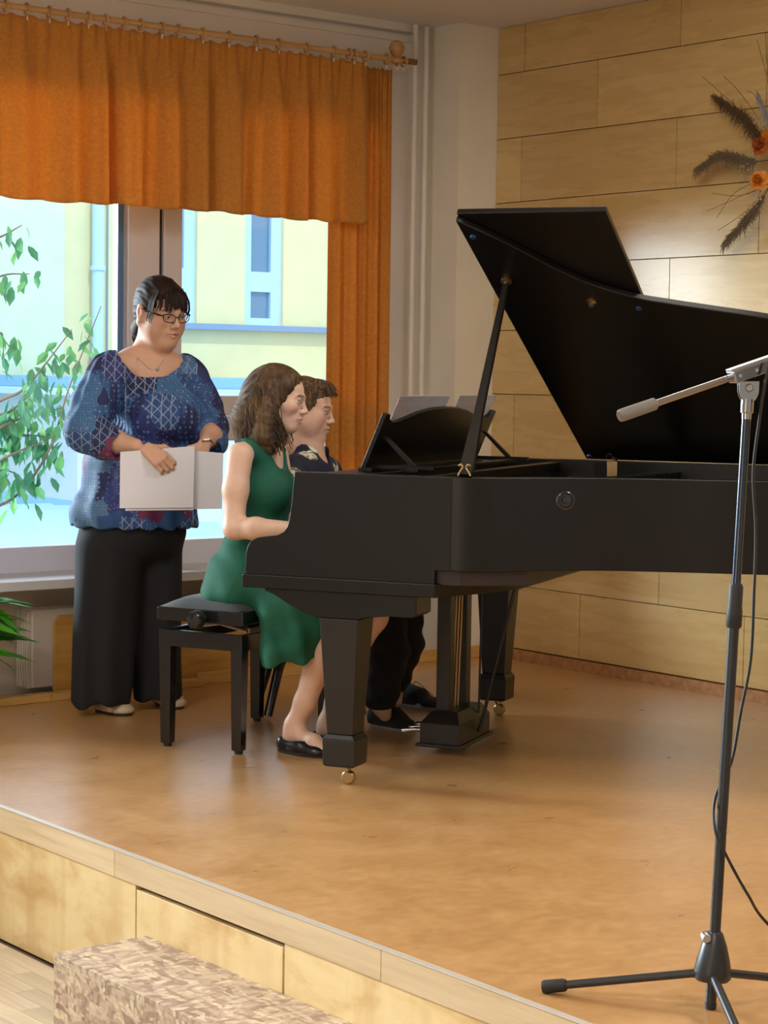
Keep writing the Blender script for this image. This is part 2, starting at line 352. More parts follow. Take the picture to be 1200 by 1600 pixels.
mb = MB(); fbox(mb, wins[0][0] - .3, 26, zl - .045, zl + .03, FY - .14, FY + .01); mb.build('ledge', M['ledge'], fac)
for a, b in wins:
    t0, t1 = fz(449, 413), fz(432, 413)
    mb = MB()
    fbox(mb, a, a + .13, w_z0, 4.1, FY + .05, FY + .15); fbox(mb, b - .17, b, w_z0, 4.1, FY + .05, FY + .15); a2, b2 = a + .131, b - .171
    fbox(mb, a2, b2, w_z0, w_z0 + .1, FY + .05, FY + .15); fbox(mb, a2, b2, t0 - .06, t1 + .06, FY + .05, FY + .15); fbox(mb, a2, b2, 4.02, 4.09, FY + .05, FY + .15)
    f = mb.build('window', M['trimblue'], fac)
    for z0, z1 in ((w_z0 + .1, t0 - .06), (t1 + .06, 4.02)):
        mb = MB(); fbox(mb, a + .13, b - .17, z0, z1, FY + .1, FY + .12); mb.build('pane', M['paneblue'], f)
mb = MB(); dx = fx(145.5) - 14; mb.tube([(dx, -.12, -.0), (dx, -.12, 6.9)], .075, 14); mb.build('downpipe', M['trimblue'], fac, smooth=True)
for z in (fz(433), fz(300), fz(560)): MB().lathe([(.085, -.03), (.095, -.02), (.095, .02), (.085, .03)], (dx, -.12, z + 2.5)).build('pipe_bracket', M['trimblue'], fac)
mb = MB(); cx = fx(166) - 14; mb.tube([(cx, -.03, 1.5), (cx, -.03, 6.8)], .012, 6); mb.build('cable', M['ledge'], fac)
# flat-roofed passage in front of the opposite wall
an = thing('passage_roof', 'low flat blue roof of a passage behind the standing woman', 'roof', (14, 19, -2.5))
def q(px, py, y): p = on(px, py, 1, y); return p
a, b = q(108, 587, 19), q(450, 612, 19)
MB().box(a[0] - 14, 0, b[2] + 2.5 + .02, b[0] + 1.2 - 14, 2.8, a[2] + 2.5).build('roof_fascia', M['roofblue'], an, bevel=.01)
MB().box(a[0] - 14 - .15, -.15, b[2] + 2.5 - .06, b[0] + 1.2 - 14, 2.8, b[2] + 2.5 + .02).build('gutter', M['trimblue'], an, bevel=.01)
MB().box(a[0] - 14 + .25, .25, 0, b[0] + 1.0 - 14, 2.8, b[2] + 2.5 - .06).build('passage_wall', mat('white_cladding', (.62,.68,.74), .6), an)
# corrugated low roof
co = thing('corrugated_roof', 'corrugated pale blue low roof outside, below the tree', 'roof', (8.4, 15.5, -2.5))
prof = []; p0 = q(0, 858, 13.2); p1 = q(0, 792, 17.5)
n_ = 24; mb = MB(); L0 = p0[2] + 2.5; L1 = p1[2] + 2.5
poly = [(13.2 - 15.5 + (17.5 - 13.2) * i / n_, L0 + (L1 - L0) * i / n_ + (.035 if i % 2 else 0)) for i in range(n_ + 1)]
poly = poly + [(poly[-1][0], poly[-1][1] - .3), (poly[0][0], poly[0][1] - .3)]
mb.prism(poly, -3.5, q(112, 820, 15.5)[0] - 8.4 + .8, lambda u, v, h: (h, u, v)); mb.build('corrugated_sheet', mat('pale_sheet', (.30,.45,.62), .4), co)
mb = MB(); e0 = q(0, 755, 17.6); e1 = q(118, 790, 17.6); mb.hexa([(e0[0]-2-8.4, 2.1, 0), (e1[0]-8.4+.6, 2.1, 0), (e1[0]-8.4+.6, 2.3, 0), (e0[0]-2-8.4, 2.3, 0)], [(e0[0]-2-8.4, 2.1, e0[2]+2.75), (e1[0]-8.4+.6, 2.1, e1[2]+2.45), (e1[0]-8.4+.6, 2.3, e1[2]+2.45), (e0[0]-2-8.4, 2.3, e0[2]+2.75)])
mb.build('gable', M['roofblue'], co)
MB().box(-3.4, -2.1, 0, .6, 1.9, L0 - .3).build('shed_wall', M['trimblue'], co)
# tree: trunk out of frame to the left, branches with separate leaves
TY = 12.0
def tp(px, py, dy=0): p = on(px, py, 1, TY + dy); return Vector(p)
troot = tp(-150, 900); tree = thing('cherry_tree', 'leafy green cherry tree branches reaching in from the left outside the window', 'tree', (troot.x, TY, -2.5))
off = Vector((troot.x, TY, -2.5)); M['bark'] = mat('bark', (.16,.10,.06), .9)
m = mat('green_leaf', (.10,.34,.08), .5); n = NT(m)
c = n.ramp(n.orand(), [(0, (.04,.17,.08)), (.6, (.07,.26,.09)), (1, (.14,.34,.08))]); n.base(c)
tr = n.n('BsdfTranslucent'); n.l(c, tr.inputs[0]); ms = n.n('MixShader'); ms.inputs[0].default_value = .35
n.l(n.b.outputs[0], ms.inputs[1]); n.l(tr.outputs[0], ms.inputs[2]); n.l(ms.outputs[0], m.node_tree.nodes['Material Output'].inputs[0]); M['leaf'] = m
MB().tube([v - off for v in spline([Vector((troot.x, TY, -2.5)), tp(-160, 900), tp(-140, 600), tp(-160, 300)])], .09, 10).build('trunk', M['bark'], tree, smooth=True)
branches = [
    [(-150, 830), (-30, 800), (30, 770), (78, 700), (110, 600), (158, 478)], [(-150, 800), (-30, 735), (30, 705), (72, 690)], [(-150, 760), (0, 668), (55, 650), (100, 636)],
    [(-150, 760), (-20, 640), (35, 610), (70, 570), (112, 515)], [(-150, 700), (-60, 470), (0, 432), (46, 428)], [(-150, 600), (-60, 380), (-5, 372), (34, 352)],
    [(-150, 760), (-40, 565), (0, 520), (6, 560)], [(-150, 780), (-30, 690), (40, 680), (90, 685)], [(-150, 840), (-40, 760), (0, 735), (30, 742)], [(-150, 760), (-20, 660), (20, 640), (60, 600)]]
lm = bpy.data.meshes.new('leaf'); lw = .5
lv = [(0,0,0), (.25,.17,.02), (.6,.22,.0), (1,0,-.16), (.6,-.22,0), (.25,-.17,.02), (.3,0,-.03), (.65,0,-.06)]
lm.from_pydata(lv, [], [(0,6,1), (0,5,6), (1,6,7,2), (6,5,4,7), (2,7,3), (7,4,3)]); lm.materials.append(M['leaf'])
nleaf = 0
for bi, br in enumerate(branches):
    pts = spline([tp(x, y, random.uniform(-.2, .2)) for x, y in br], 10)
    MB().tube([p - off for p in pts], [.011 * (1 - i / len(pts)) + .003 for i in range(len(pts))], 6).build('branch', M['bark'], tree, smooth=True)
    k = int(len(pts) * (.45 if bi else .4)); dens = 44 if bi in (0, 3, 7, 9) else 19
    for j in range(dens):
        p = pts[min(len(pts) - 1, k + int((len(pts) - k) * (j + random.random()) / dens))]
        o = link('leaf', lm, tree); s_ = random.uniform(.11, .17) * (1 - .25 * j / dens)
        o.location = p - off + Vector((random.uniform(-.10, .10), random.uniform(-.12, .12), random.uniform(-.12, .03)))
        o.rotation_euler = (random.uniform(-1.2, 1.2), random.uniform(.5, 1.4), random.uniform(-pi, pi)); o.scale = (s_, s_, s_); nleaf += 1

# ================================================================== fittings on the window wall
RY, RZ = 7.12, 2.712
rod = thing('curtain_rod', 'light wooden curtain rod with a round finial at its right end', 'curtain rod', (4.7, RY, RZ))
MB().tube([(-1.75, 0, 0), (1.045, 0, 0)], .0125, 16).build('pole', M['rod'], rod, smooth=True)
MB().lathe([(.012, 0), (.026, .006), (.03, .02), (.02, .034), (.03, .05), (.036, .072), (.028, .094), (.01, .104)], (.985, 0, .0), (0, 0, 1)).build('finial', M['rod'], rod, smooth=True).location = (0, 0, -.02)
MB().box(1.0, -.01, -.012, 1.10, .012, .012).build('bracket', mat('dark_wood', (.22,.10,.04), .5), rod, bevel=.003)
def pleated(name, x0, x1, z0, z1, y, amp, nple, seed, hem=.010, mesh_n=520, top_r=.5, edge=0.0):
    r = np.random.RandomState(seed); nx, nz = mesh_n, 44
    xs = np.linspace(0, 1, nx); ph = np.zeros(nx)
    for k in range(5): ph += r.uniform(-.55, .55) * np.sin(2*pi*(xs*r.uniform(1, 5) + r.rand()))
    base = 2*pi*nple*xs + ph
    am = 1 + sum(r.uniform(-.4, .4)*np.sin(2*pi*(xs*r.uniform(2, 7) + r.rand())) for _ in range(3))
    hemw = sum(r.uniform(-.4, .4)*np.sin(2*pi*(xs*r.uniform(1, 9) + r.rand())) for _ in range(4))
    vs = []
    for j in range(nz):
        t = j / (nz - 1); z = z1 + (z0 - z1) * t
        low = amp * am * (np.sin(base + .9*np.sin(base*.31) + .5*np.sin(base)) + .12*np.sin(2*base + 1.1) + .05*np.sin(3.3*base + t*2))
        hi = .006 * (np.sin(base*2.6 + .5) + .6*np.sin(base*4.1))
        w = 1 / (1 + np.exp(-(t - .16) * 16)); yy = y + low * w * (.55 + .45*t) + hi * (1 - w*.8)
        zz = z + (hem * (hemw + .7*np.sin(base))) * t
        if t < .07: zz = zz + .006*np.sin(base*2.6 + 1) * (1 - t/.07)
        xx = x0 + (x1 - x0) * xs + .004*np.cos(base) * w + edge * t * xs**8
        vs += list(zip(xx, yy, zz))
    fs = [(j*nx+i, j*nx+i+1, (j+1)*nx+i+1, (j+1)*nx+i) for j in range(nz-1) for i in range(nx-1)]
    me = bpy.data.meshes.new(name); me.from_pydata([tuple(map(float, v)) for v in vs], [], fs); me.polygons.foreach_set('use_smooth', [True]*len(fs)); me.materials.append(M['curtain'])
    return me
def curtain_thing(name, label, *a, **k):
    x0, x1 = a[0], a[1]; me = pleated('cloth', *a, **k)
    t = thing(name, label, 'curtain', ((x0+x1)/2, RY, a[2])); c = link('cloth', me, t); c.location = (-(x0+x1)/2, -RY, -a[2])
    s = c.modifiers.new('thickness', 'SOLIDIFY'); s.thickness = .0025
    return t
def rings(t, pxs):
    for px in pxs:
        x = on(px, 50, 1, RY)[0]
        mb = MB(); loc = t.location
        rr = [(x - loc.x, math.cos(a)*.021, RZ - .004 - loc.z + math.sin(a)*.023) for a in np.linspace(0, 2*pi, 21)]
        mb.tube(rr, .0045, 8, caps=False); o = mb.build('curtain_ring', M['rod'], t, smooth=True)
        MB().box(x - loc.x - .003, -.004, RZ - .046 - loc.z, x - loc.x + .003, .004, RZ - .024 - loc.z).build('hook', M['pipe'], o)
val = curtain_thing('curtain_valance', 'wide orange pleated valance hanging across the top of the window', 3.05, 5.515, 1.975, 2.682, RY - .0, .040, 15, 11, hem=.008, mesh_n=900)
sc_ = curtain_thing('side_curtain', 'long orange curtain hanging at the right side of the window', 5.362, 5.712, .56, 2.675, RY + .065, .022, 5, 5, mesh_n=240, hem=.004, edge=.0)
rings(val, [-18, 9, 42, 77, 106, 138, 165, 194, 220, 253, 279, 317, 358, 401, 436, 480, 522]); rings(sc_, [546, 554, 572, 605, 622, 632])
for k, px in enumerate((642.5, 659.5)):
    x = on(px, 500, 1, 7.22)[0]; t = thing('heating_pipe', ['cream vertical heating pipe beside the curtain, left of the pair', 'cream vertical heating pipe beside the pier, right of the pair'][k], 'pipe', (x, 7.22, -.0), 0, 'pair of heating pipes')
    MB().tube([(0, 0, 0), (0, 0, 2.90)], .0125, 16).build('tube', M['pipe'], t, smooth=True)
rad = thing('radiator', 'cream steel radiator under the window behind the wooden board', 'radiator', (4.7, 7.20, 0))
mb = MB(); mb.box(-.815, -.05, .03, .9, -.035, .345); mb.box(-.815, .035, .03, .9, .05, .345); mb.build('panel', M['radiator'], rad, bevel=.008)
for i in range(34): MB().box(-.80 + i*.05, -.033, .335, -.765 + i*.05, .033, .345).build('grille_bar', M['radiator'], rad)
for k in range(5): MB().box(-.835, -.045 + k*.02, .03, -.815, -.035 + k*.02, .34).build('side_fin', M['radiator'], rad, bevel=.003)
cv = thing('radiator_cover', 'brown wooden board standing in front of the radiator', 'panel', (4.7, 7.10, 0))
x = .0; poly = [(-.745, .02), (.95, .02), (.95, .325), (-.722, .325), (-.745, .30)]
MB().prism(poly, -.009, .009, lambda u, v, h: (u, h, v)).build('board', M['cover'], cv, bevel=.002)
for x in (-.6, .8): MB().box(x, -.02, 0, x + .05, .04, .02).build('foot', M['cover'], cv)
# potted plant, mostly out of frame at the left
pc = on(-62, 1112, 2, 0.0); plant = thing('potted_plant', 'bright green leafy plant at the left edge in front of the wall', 'plant', (pc[0], pc[1], 0))
MB().lathe([(.001, 0), (.07, 0), (.095, .15), (.10, .16), (.09, .16), (.085, .14), (.001, .14)], (0,0,0)).build('pot', mat('terracotta', (.5,.2,.1), .7), plant, smooth=True)
m = mat('plant_leaf', (.09,.42,.03), .35); M['pleaf'] = m
mb0 = MB(); lv = []; N = 9
for i in range(N + 1):
    t = i / N; w = .16*math.sin(pi*min(1, t*1.02))**.8*(1 - .3*t); w *= 1 + (.28 if i % 2 else -.1)
    for sgn, zz in ((-1, .03), (0, 0), (1, .03)): lv.append((t, sgn*max(w, .002), -.35*t*t + zz*math.sin(pi*t)))
lf = [(i*3+k, i*3+k+1, (i+1)*3+k+1, (i+1)*3+k) for i in range(N) for k in range(2)]
pm = bpy.data.meshes.new('leaf_blade'); pm.from_pydata(lv, [], lf); pm.materials.append(m)
for k in range(26):
    an = random.uniform(-2.2, .9) if k > 7 else random.uniform(-.9, -.25); h = random.uniform(.20, .43)
    st = Vector((.05*math.cos(an), .05*math.sin(an), h)); mbt = MB().tube([(0, 0, .14), st*.5 + Vector((0,0,.07)), st], .004, 6)
    s_ = mbt.build('stem', m, plant, smooth=True); o = link('leaf_blade', pm, s_); o.location = st
    o.scale = (random.uniform(.17, .25),)*3; o.rotation_euler = (random.uniform(-.3, .3), random.uniform(-.45, .5), an)
# ================================================================== grand piano. local x = keyboard to tail, local y = treble to bass side
PO = np.array([3.87, 5.087, 0.0]); BH = _unit((.87, .493, 0)); AH = np.array([BH[1], -BH[0], 0])
PR = math.atan2(AH[1], AH[0])
def pw(a, b, z=0): return PO + AH*a + BH*b + np.array([0, 0, z])
pn = thing('grand_piano', 'large black grand piano with raised lid and music desk on the stage', 'piano', tuple(PO), PR)
P = M['piano']
def xz(u, v, h): return (u, h, v)
# rim outline (treble bent side, tail, straight bass side)
rim_t = spline([Vector((a, b, 0)) for a, b in [(.0, -.08), (.2, -.08), (.40, -.08), (.50, -.045), (.60, .035), (.70, .115), (.82, .185), (1.0, .245), (1.2, .29), (1.42, .36), (1.62, .49), (1.78, .68), (1.88, .92), (1.90, 1.14), (1.84, 1.34), (1.70, 1.47), (1.55, 1.52)]], 6)
outer = [(.39, -.08)] + [(p.x, p.y) for p in rim_t if p.x > .395] + [(1.2, 1.53), (.5, 1.53), (.25, 1.53)]
def inset(poly, d):
    out = []; n = len(poly)
    for i in range(n):
        p0, p1, p2 = Vector(poly[max(i-1, 0)]), Vector(poly[i]), Vector(poly[min(i+1, n-1)])
        t = (p2 - p0).normalized(); nn = Vector((-t.y, t.x)); out.append((p1.x + nn.x*d, p1.y + nn.y*d))
    return out
inner = inset(outer, .048); ZB, ZT = .705, .995
mb = MB(); n_ = len(outer); vs = []
for (o, i_) in zip(outer, inner): vs += [(o[0], o[1], ZB), (o[0], o[1], ZT), (i_[0], i_[1], ZT), (i_[0], i_[1], ZB)]
fs = [(4*k+a, 4*(k+1)+a, 4*(k+1)+(a+1) % 4, 4*k+(a+1) % 4) for k in range(n_-1) for a in range(4)] + [(0, 1, 2, 3), (4*n_-4, 4*n_-1, 4*n_-2, 4*n_-3)]
mb._add(vs, fs); mb.build('rim', P, pn, bevel=.004)
# key cheeks (the arms at both ends of the keyboard)
cheek = [(-.135, .995)] + [(-.135 - .002*k, .995 - .0155*k) for k in range(1, 8)]
arm = [(-.134, .995), (-.143, .90), (-.150, .845), (-.156, .822), (-.170, .803), (-.190, .792), (-.225, .786), (-.262, .781), (-.284, .770), (-.297, .750), (-.302, .725), (-.305, .662), (.345, .662), (.346, .705), (.399, .705), (.40, .995)]
for b0, b1 in ((-.08, -.03), (1.48, 1.53)): MB().prism(arm, b0, b1, xz).build('key_cheek', P, pn, bevel=.003)
# keybed slab with moulding, angled at its rear corners
kb = [(-.312, -.088), (.348, -.088), (.43, .09), (.50, .30), (.50, 1.24), (.348, 1.538), (-.312, 1.538)]
MB().prism(kb, .62, .664, lambda u, v, h: (u, v, h)).build('keybed', P, pn, bevel=.005)
MB().box(-.30, -.03, .664, -.285, 1.48, .715).build('key_slip', P, pn, bevel=.003)
MB().box(-.115, -.03, .72, -.10, 1.48, .86).build('fallboard', P, pn, bevel=.003)
MB().box(-.135, -.03, .86, .03, 1.48, .985).build('fallboard_cap', P, pn, bevel=.004)
kk = MB()
kx0, kx1, ky0, ky1 = -.275, -.115, .10, 1.34; kw = (ky1-ky0)/52
wk = MB().box(kx0, 0, .70, kx1, kw*.95, .728).mesh('white_key'); wk.materials.append(M['key'])
bk = MB().box(kx0 + .055, 0, .728, kx1, kw*.5, .739).mesh('black_key'); bk.materials.append(M['black'])
for i in range(52):
    o = link('white_key', wk, pn); o.location = (0, ky0 + i*kw, 0)
    if (i % 7) in (0, 1, 3, 4, 5) and i < 51: o = link('black_key', bk, pn); o.location = (0, ky0 + (i+1)*kw - kw*.25, 0)
for b0, b1 in ((-.03, .098), (1.342, 1.48)): MB().box(-.283, b0, .664, -.115, b1, .735).build('key_block', P, pn, bevel=.003)
MB().box(-.285, -.03, .664, -.10, 1.48, .70).build('key_frame', M['stain'], pn)
# inner works
ip = inset(outer, .03)
MB().prism(ip, .80, .83, lambda u, v, h: (u, v, h)).build('soundboard', M['stain'], pn)
ip2 = [(max(a, .42) , b) for a, b in inset(outer, .075) if not (a < .56 and b < .2)]; ip2 = [(.42, .03)] + ip2
MB().prism(ip2, .90, .915, lambda u, v, h: (u, v, h)).build('iron_plate', M['plate'], pn)
MB().box(.30, -.03, .84, .42, 1.48, .93).build('pin_block', M['plate'], pn)
MB().box(.22, -.03, .955, .262, 1.48, .985).build('shelf_rail', P, pn, bevel=.002)
dm = MB().box(-.025, -.006, 0, .03, .006, .035); dm = dm.mesh('damper'); dm.materials.append(M['black'])
for i in range(64): o = link('damper', dm, pn); o.location = (.50 + .0035*i, .12 + i*.0205, .93)
sm = MB()
for i in range(70):
    y = .02 + i*.0205; xm = min([p[0] for p in inner if p[1] > y + .03 and p[0] < 1.8] + [1.7]) if y > .02 else .45; xm = max([p[0] for p in inner if p[1] < y - .01 and p[1] < 1.0 and p[0] < 1.72] + [.46])
    sm.tube([(.36, y, .932), (min(1.7, xm), y, .926)], .0008, 4)
o = sm.build('strings', M['steel'], pn); o['kind'] = 'stuff'
# underside: beams and leg blocks
UW = M['stain']
for (p0, p1, w) in (((.52, 1.45), (1.75, 1.05), .05), ((.52, .75), (1.8, .95), .05), ((.52, .16), (1.7, .8), .05)):
    a0, b0 = p0; a1, b1 = p1; d = Vector((a1-a0, b1-b0)).normalized(); nn = Vector((-d.y, d.x))*w
    MB().hexa([(a0-nn.x, b0-nn.y, .715), (a1-nn.x, b1-nn.y, .715), (a1+nn.x, b1+nn.y, .715), (a0+nn.x, b0+nn.y, .715)], [(a0-nn.x, b0-nn.y, .80), (a1-nn.x, b1-nn.y, .80), (a1+nn.x, b1+nn.y, .80), (a0+nn.x, b0+nn.y, .80)]).build('beam', UW, pn)
MB().box(.42, -.0, .665, .50, 1.45, .80).build('cross_beam', P, pn, bevel=.003)
MB().prism([(.345, -.06), (.42, -.06), (.50, -.02), (.60, .06), (.60, 1.49), (.345, 1.49)], .660, .712, lambda u, v, h: (u, v, h)).build('inner_rim', mat('red_brown_stain', (.018,.010,.008), .5), pn)
blk = [(-.235, .622), (-.235, .612), (-.20, .60), (-.15, .572), (-.09, .545), (-.045, .536), (.085, .536), (.12, .545), (.19, .553), (.27, .553), (.285, .562), (.285, .622)]
for b0, b1 in ((-.078, .055), (1.395, 1.528)): MB().prism(blk, b0, b1, xz).build('leg_block', P, pn, bevel=.004)
def leg(a, b):
    e = link('leg', None)
    mb = MB()
    def ring(z, h, c=.25): return [(a+x*h, b+y*h, z) for x, y in ((-1,-1),(1,-1),(1,1),(-1,1))]
    mb.hexa(ring(.165, .045), ring(.536, .066)); mb.hexa(ring(.150, .056), ring(.165, .045)); mb.hexa(ring(.066, .054), ring(.150, .056)); mb.hexa(ring(.060, .046), ring(.066, .054))
    bpy.data.objects.remove(e)
    o = mb.build('leg', M['pianoleg'], pn, bevel=.003)
    MB().tube([(a, b, .062), (a + .012, b, .040)], [.012, .010], 10).build('caster_fork', M['brass'], o, smooth=True)
    MB().lathe([(.002, -.012), (.018, -.012), (.022, -.008), (.022, .008), (.018, .012), (.002, .012)], (a + .014, b, .022), (0, 1, 0)).build('caster_wheel', M['brass'], o, smooth=True)
leg(.025, -.015); leg(.03, 1.462); leg(1.60, .86)
# pedal lyre
ly = MB(); la0, la1, lb0, lb1 = .050, .195, .585, .905
tp_ = [(la0, lb0), (la1, lb0), (la1, lb1), (la0, lb1)]
ly.hexa([(x, y, .035) for x, y in tp_], [(x, y, .105) for x, y in tp_]); ly.hexa([(x, y, .105) for x, y in tp_], [(la0+.03, lb0+.035, .145), (la1-.02, lb0+.035, .145), (la1-.02, lb1-.035, .145), (la0+.03, lb1-.035, .145)])
lb = ly.build('pedal_box', M['pianoleg'], pn, bevel=.002)
MB().box(la0-.012, lb0-.012, .024, la1+.012, lb1+.012, .036).build('base_plate', M['pianoleg'], lb, bevel=.003)
for b in (.645, .815): MB().box(.085, b, .14, .135, b + .05, .70).build('lyre_post', M['pianoleg'], pn, bevel=.004)
for b in (.715, .745, .775): MB().tube([(.12, b, .14), (.135, b, .70)], .0035, 8).build('pedal_rod', M['brass'], pn, smooth=True)
MB().box(.06, .61, .665, .165, .88, .70).build('lyre_top', M['pianoleg'], pn, bevel=.003)
for b in (.76,): MB().tube([(.203, b, .06), (.215, b, .09), (.347, b + .01, .66)], .0065, 8).build('lyre_brace', M['pianoleg'], pn, smooth=True)
MB().tube([(.19, .80, .12), (.196, .80, .64)], .004, 8).build('pedal_rod', M['pianoleg'], pn, smooth=True)
for b in (.68, .745, .81):
    MB().tube([(.06, b, .062), (.0, b, .064), (-.05, b, .055)], [.007, .008, .012], 10).build('pedal', M['chrome'], pn, smooth=True)
# music desk seen from behind, leaning back, on a frame with two struts
b0, b1 = .235, 1.34; W_ = b1 - b0
half_ = [(.035, .205), (.05, .187), (.085, .176), (.13, .176), (.20, .188), (.30, .207), (.42, .220)]
prof = [(0, 0), (W_, 0), (W_, .205)] + [(W_-u, v) for u, v in half_] + [(W_*.5, .2235)] + half_[::-1] + [(0, .205)]
tilt = math.radians(22.5); du = Vector((math.sin(tilt), 0, math.cos(tilt))); dn = Vector((math.cos(tilt), 0, -math.sin(tilt)))
base = Vector((-.035, b0, .990))
def dk(u, v, h): p = base + Vector((0, u, 0)) + du*v + dn*h; return tuple(p)
desk = MB().prism(prof, -.008, .008, dk).build('music_desk', P, pn, bevel=.002)
MB().box(-.05, b0, .987, .0, b1, 1.0).build('desk_rail', P, pn, bevel=.002)
MB().box(.11, b0 + .03, .987, .15, b1 - .03, 1.0).build('desk_rail', P, pn, bevel=.002)
for b in (b0 + .05, b1 - .07):
    MB().box(-.04, b, .9965, .20, b + .02, 1.008).build('desk_runner', P, pn)
    t_ = base + Vector((0, b - b0, 0)) + du*.125 + dn*.008
    MB().hexa([(.115, b, 1.006), (.135, b, 1.006), (.135, b+.018, 1.006), (.115, b+.018, 1.006)], [(t_.x - .004, b, t_.z), (t_.x + .014, b, t_.z - .004), (t_.x + .014, b+.018, t_.z - .004), (t_.x - .004, b+.018, t_.z)]).build('desk_strut', P, pn)
MB().prism([(p[0], p[1]) for p in [(0,0), (W_-.1, 0), (W_-.1, .022), (0, .022)]], -.026, -.006, lambda u, v, h: dk(u + .05, v, h)).build('desk_ledge', P, pn)
# lid: hinge line on the bass side, raised 30 degrees, front flap folded back on top
LT = math.radians(30); HB, HZ = 1.50, .998
lv_ = Vector((0, -math.cos(LT), math.sin(LT))); ln = Vector((0, math.sin(LT), math.cos(LT)))
def ld(u, v, h): return tuple(Vector((u, HB, HZ)) + lv_*v + ln*h)
sp_ = spline([Vector((a, v, 0)) for a, v in [(.335, 1.572), (.42, 1.49), (.50, 1.40), (.57, 1.315), (.67, 1.215), (.80, 1.135), (.90, 1.100), (1.02, 1.065), (1.21, 1.010), (1.42, .93), (1.62, .80), (1.80, .60), (1.90, .38), (1.91, .18), (1.80, .02)]], 6)
lid_poly = [(.360, 0)] + [(.318, 1.585), (.33, 1.580)] + [(p.x, p.y) for p in sp_[3:]] + [(1.70, -.01)]
lid = MB().prism(lid_poly, 0, .022, ld).build('lid', M['black'] if False else P, pn, bevel=.004)
MB().prism([(.345, .0), (.318, 1.592), (.805, 1.592), (.815, 1.0), (.83, .0)], .024, .044, ld).build('lid_flap', P, pn, bevel=.004)
# brass and rubber fittings under the lid
def lfit(name, a, v, prof_, m_): MB().lathe(prof_, ld(a, v, 0), tuple(-ln)).build(name, m_, pn, smooth=True)
lfit('prop_cup', .392, 1.245, [(.001, 0), (.018, 0), (.018, .008), (.008, .010), (.008, .018), (.001, .018)], M['brass'])
lfit('prop_cup', .651, 1.117, [(.001, 0), (.016, 0), (.016, .006), (.008, .010), (.008, .020), (.001, .02)], M['brass'])
for a, v in ((.352, 1.50), (.80, 1.075), (.38, .03)): lfit('lid_buffer', a, v, [(.001, 0), (.010, 0), (.009, .006), (.001, .007)], mat('blue_rubber', (.02,.06,.22), .5))
for a in (.47, 1.5):
    MB().box(a - .02, HB - .028, HZ - .075, a + .02, HB - .018, HZ - .004).build('hinge', M['brass'], pn, bevel=.001)
MB().tube(spline([(.45, HB - .03, HZ + .01), (.462, HB - .05, HZ + .026), (.475, HB - .04, HZ + .012), (.492, HB - .045, HZ + .004)], 4), .006, 8).build('latch', M['black'], pn, smooth=True)
MB().box(.36, HB - .018, ZT - .06, 1.7, HB + .005, ZT + .001).build('hinge_rail', M['pianoleg'], pn)
# prop stick, wide at its foot
s0 = Vector((.432, -.055, 1.0)); s1 = Vector(ld(.392, 1.242, -.012)); dd = (s1 - s0); L_ = dd.length; dd.normalize(); sx = Vector((1, 0, 0)); sx = (sx - dd*sx.dot(dd)).normalized(); sy = dd.cross(sx)
def st_(h, w, d_=.009): c = s0 + dd*h; return [tuple(c - sx*w - sy*d_), tuple(c + sx*w - sy*d_), tuple(c + sx*w + sy*d_), tuple(c - sx*w + sy*d_)]
mb = MB(); hs = [(0, .020), (.04, .0215), (.12, .0185), (.24, .0135), (L_, .0085)]
for (h0, w0), (h1, w1) in zip(hs[:-1], hs[1:]): mb.hexa(st_(h0, w0), st_(h1, w1))
stick = mb.build('prop_stick', M['pianoleg'], pn)
for sg in (-1, 1):
    o = s0 + Vector((0, -.012, .0)); mb = MB().tube(spline([tuple(o + Vector((sg*.020, -.0, -.0))), tuple(o + Vector((sg*.014, 0, .012))), tuple(o + Vector((sg*.005, 0, .026))), tuple(o + Vector((sg*.012, 0, .034))), tuple(o + Vector((sg*.020, 0, .030)))], 5), .003, 8)
    mb.build('brass_fork', M['brass'], stick, smooth=True)
# round knob on the bent side
nrm_ = Vector((.50, -.866, 0)).normalized()
i_ = min(range(len(outer)), key=lambda k: abs(outer[k][0] - .70) + (0 if outer[k][1] < .5 else 9)); kp = Vector((outer[i_][0], outer[i_][1], .925))
kn_ = MB().lathe([(.001, -.004), (.0305, -.004), (.0305, .004), (.026, .007), (.022, .007), (.020, .004), (.012, .004), (.012, .013), (.001, .014)], tuple(kp), tuple(nrm_), n=28).build('knob', M['black'], pn, smooth=True)
# sheet music standing on the desk
def sheet(label, c0, c1, v1, skew=.0):
    v0 = .022; pts = []
    N = 8; vs = []; fs = []
    for h in (-.0085, -.0105):
        for j in range(2):
            for i in range(N+1):
                u = c0 + (c1 - c0)*i/N; v = (v0, v1)[j]; vs.append(dk(u + skew*j, v, h - .0015*math.sin(pi*i/N)))
    for s in (0, 1):
        for i in range(N): k = s*2*(N+1) + i; fs.append((k, k+1, k+N+2, k+N+1))
    for i in range(N):
        for j in (0, 1): k = j*(N+1) + i; fs.append((k, k+1, k+1+2*(N+1), k+2*(N+1)))
    for i in (0, N): fs.append((i, i+N+1, i+N+1+2*(N+1), i+2*(N+1)))
    me = bpy.data.meshes.new('sheet_music'); me.from_pydata(vs, [], fs); me.materials.append(M['music'])
    o = link('sheet_music', me); return o
m = mat('printed_music', (.66,.64,.74), .7); n = NT(m)
gz = n.n('SeparateXYZ'); n.l(n.tc.outputs['Object'], gz.inputs[0])
l1 = n.math('FRACT', n.math('MULTIPLY', gz.outputs[2], 140)); l2 = n.math('LESS_THAN', n.math('FRACT', n.math('MULTIPLY', gz.outputs[2], 28)), .6); l3 = n.math('GREATER_THAN', l1, .82)
f = n.math('MULTIPLY', n.math('MULTIPLY', l2, l3), .38); nn_ = n.ramp(n.noise(n.coord(), 70, 2), [(.6, 0.0), (.66, .4)])
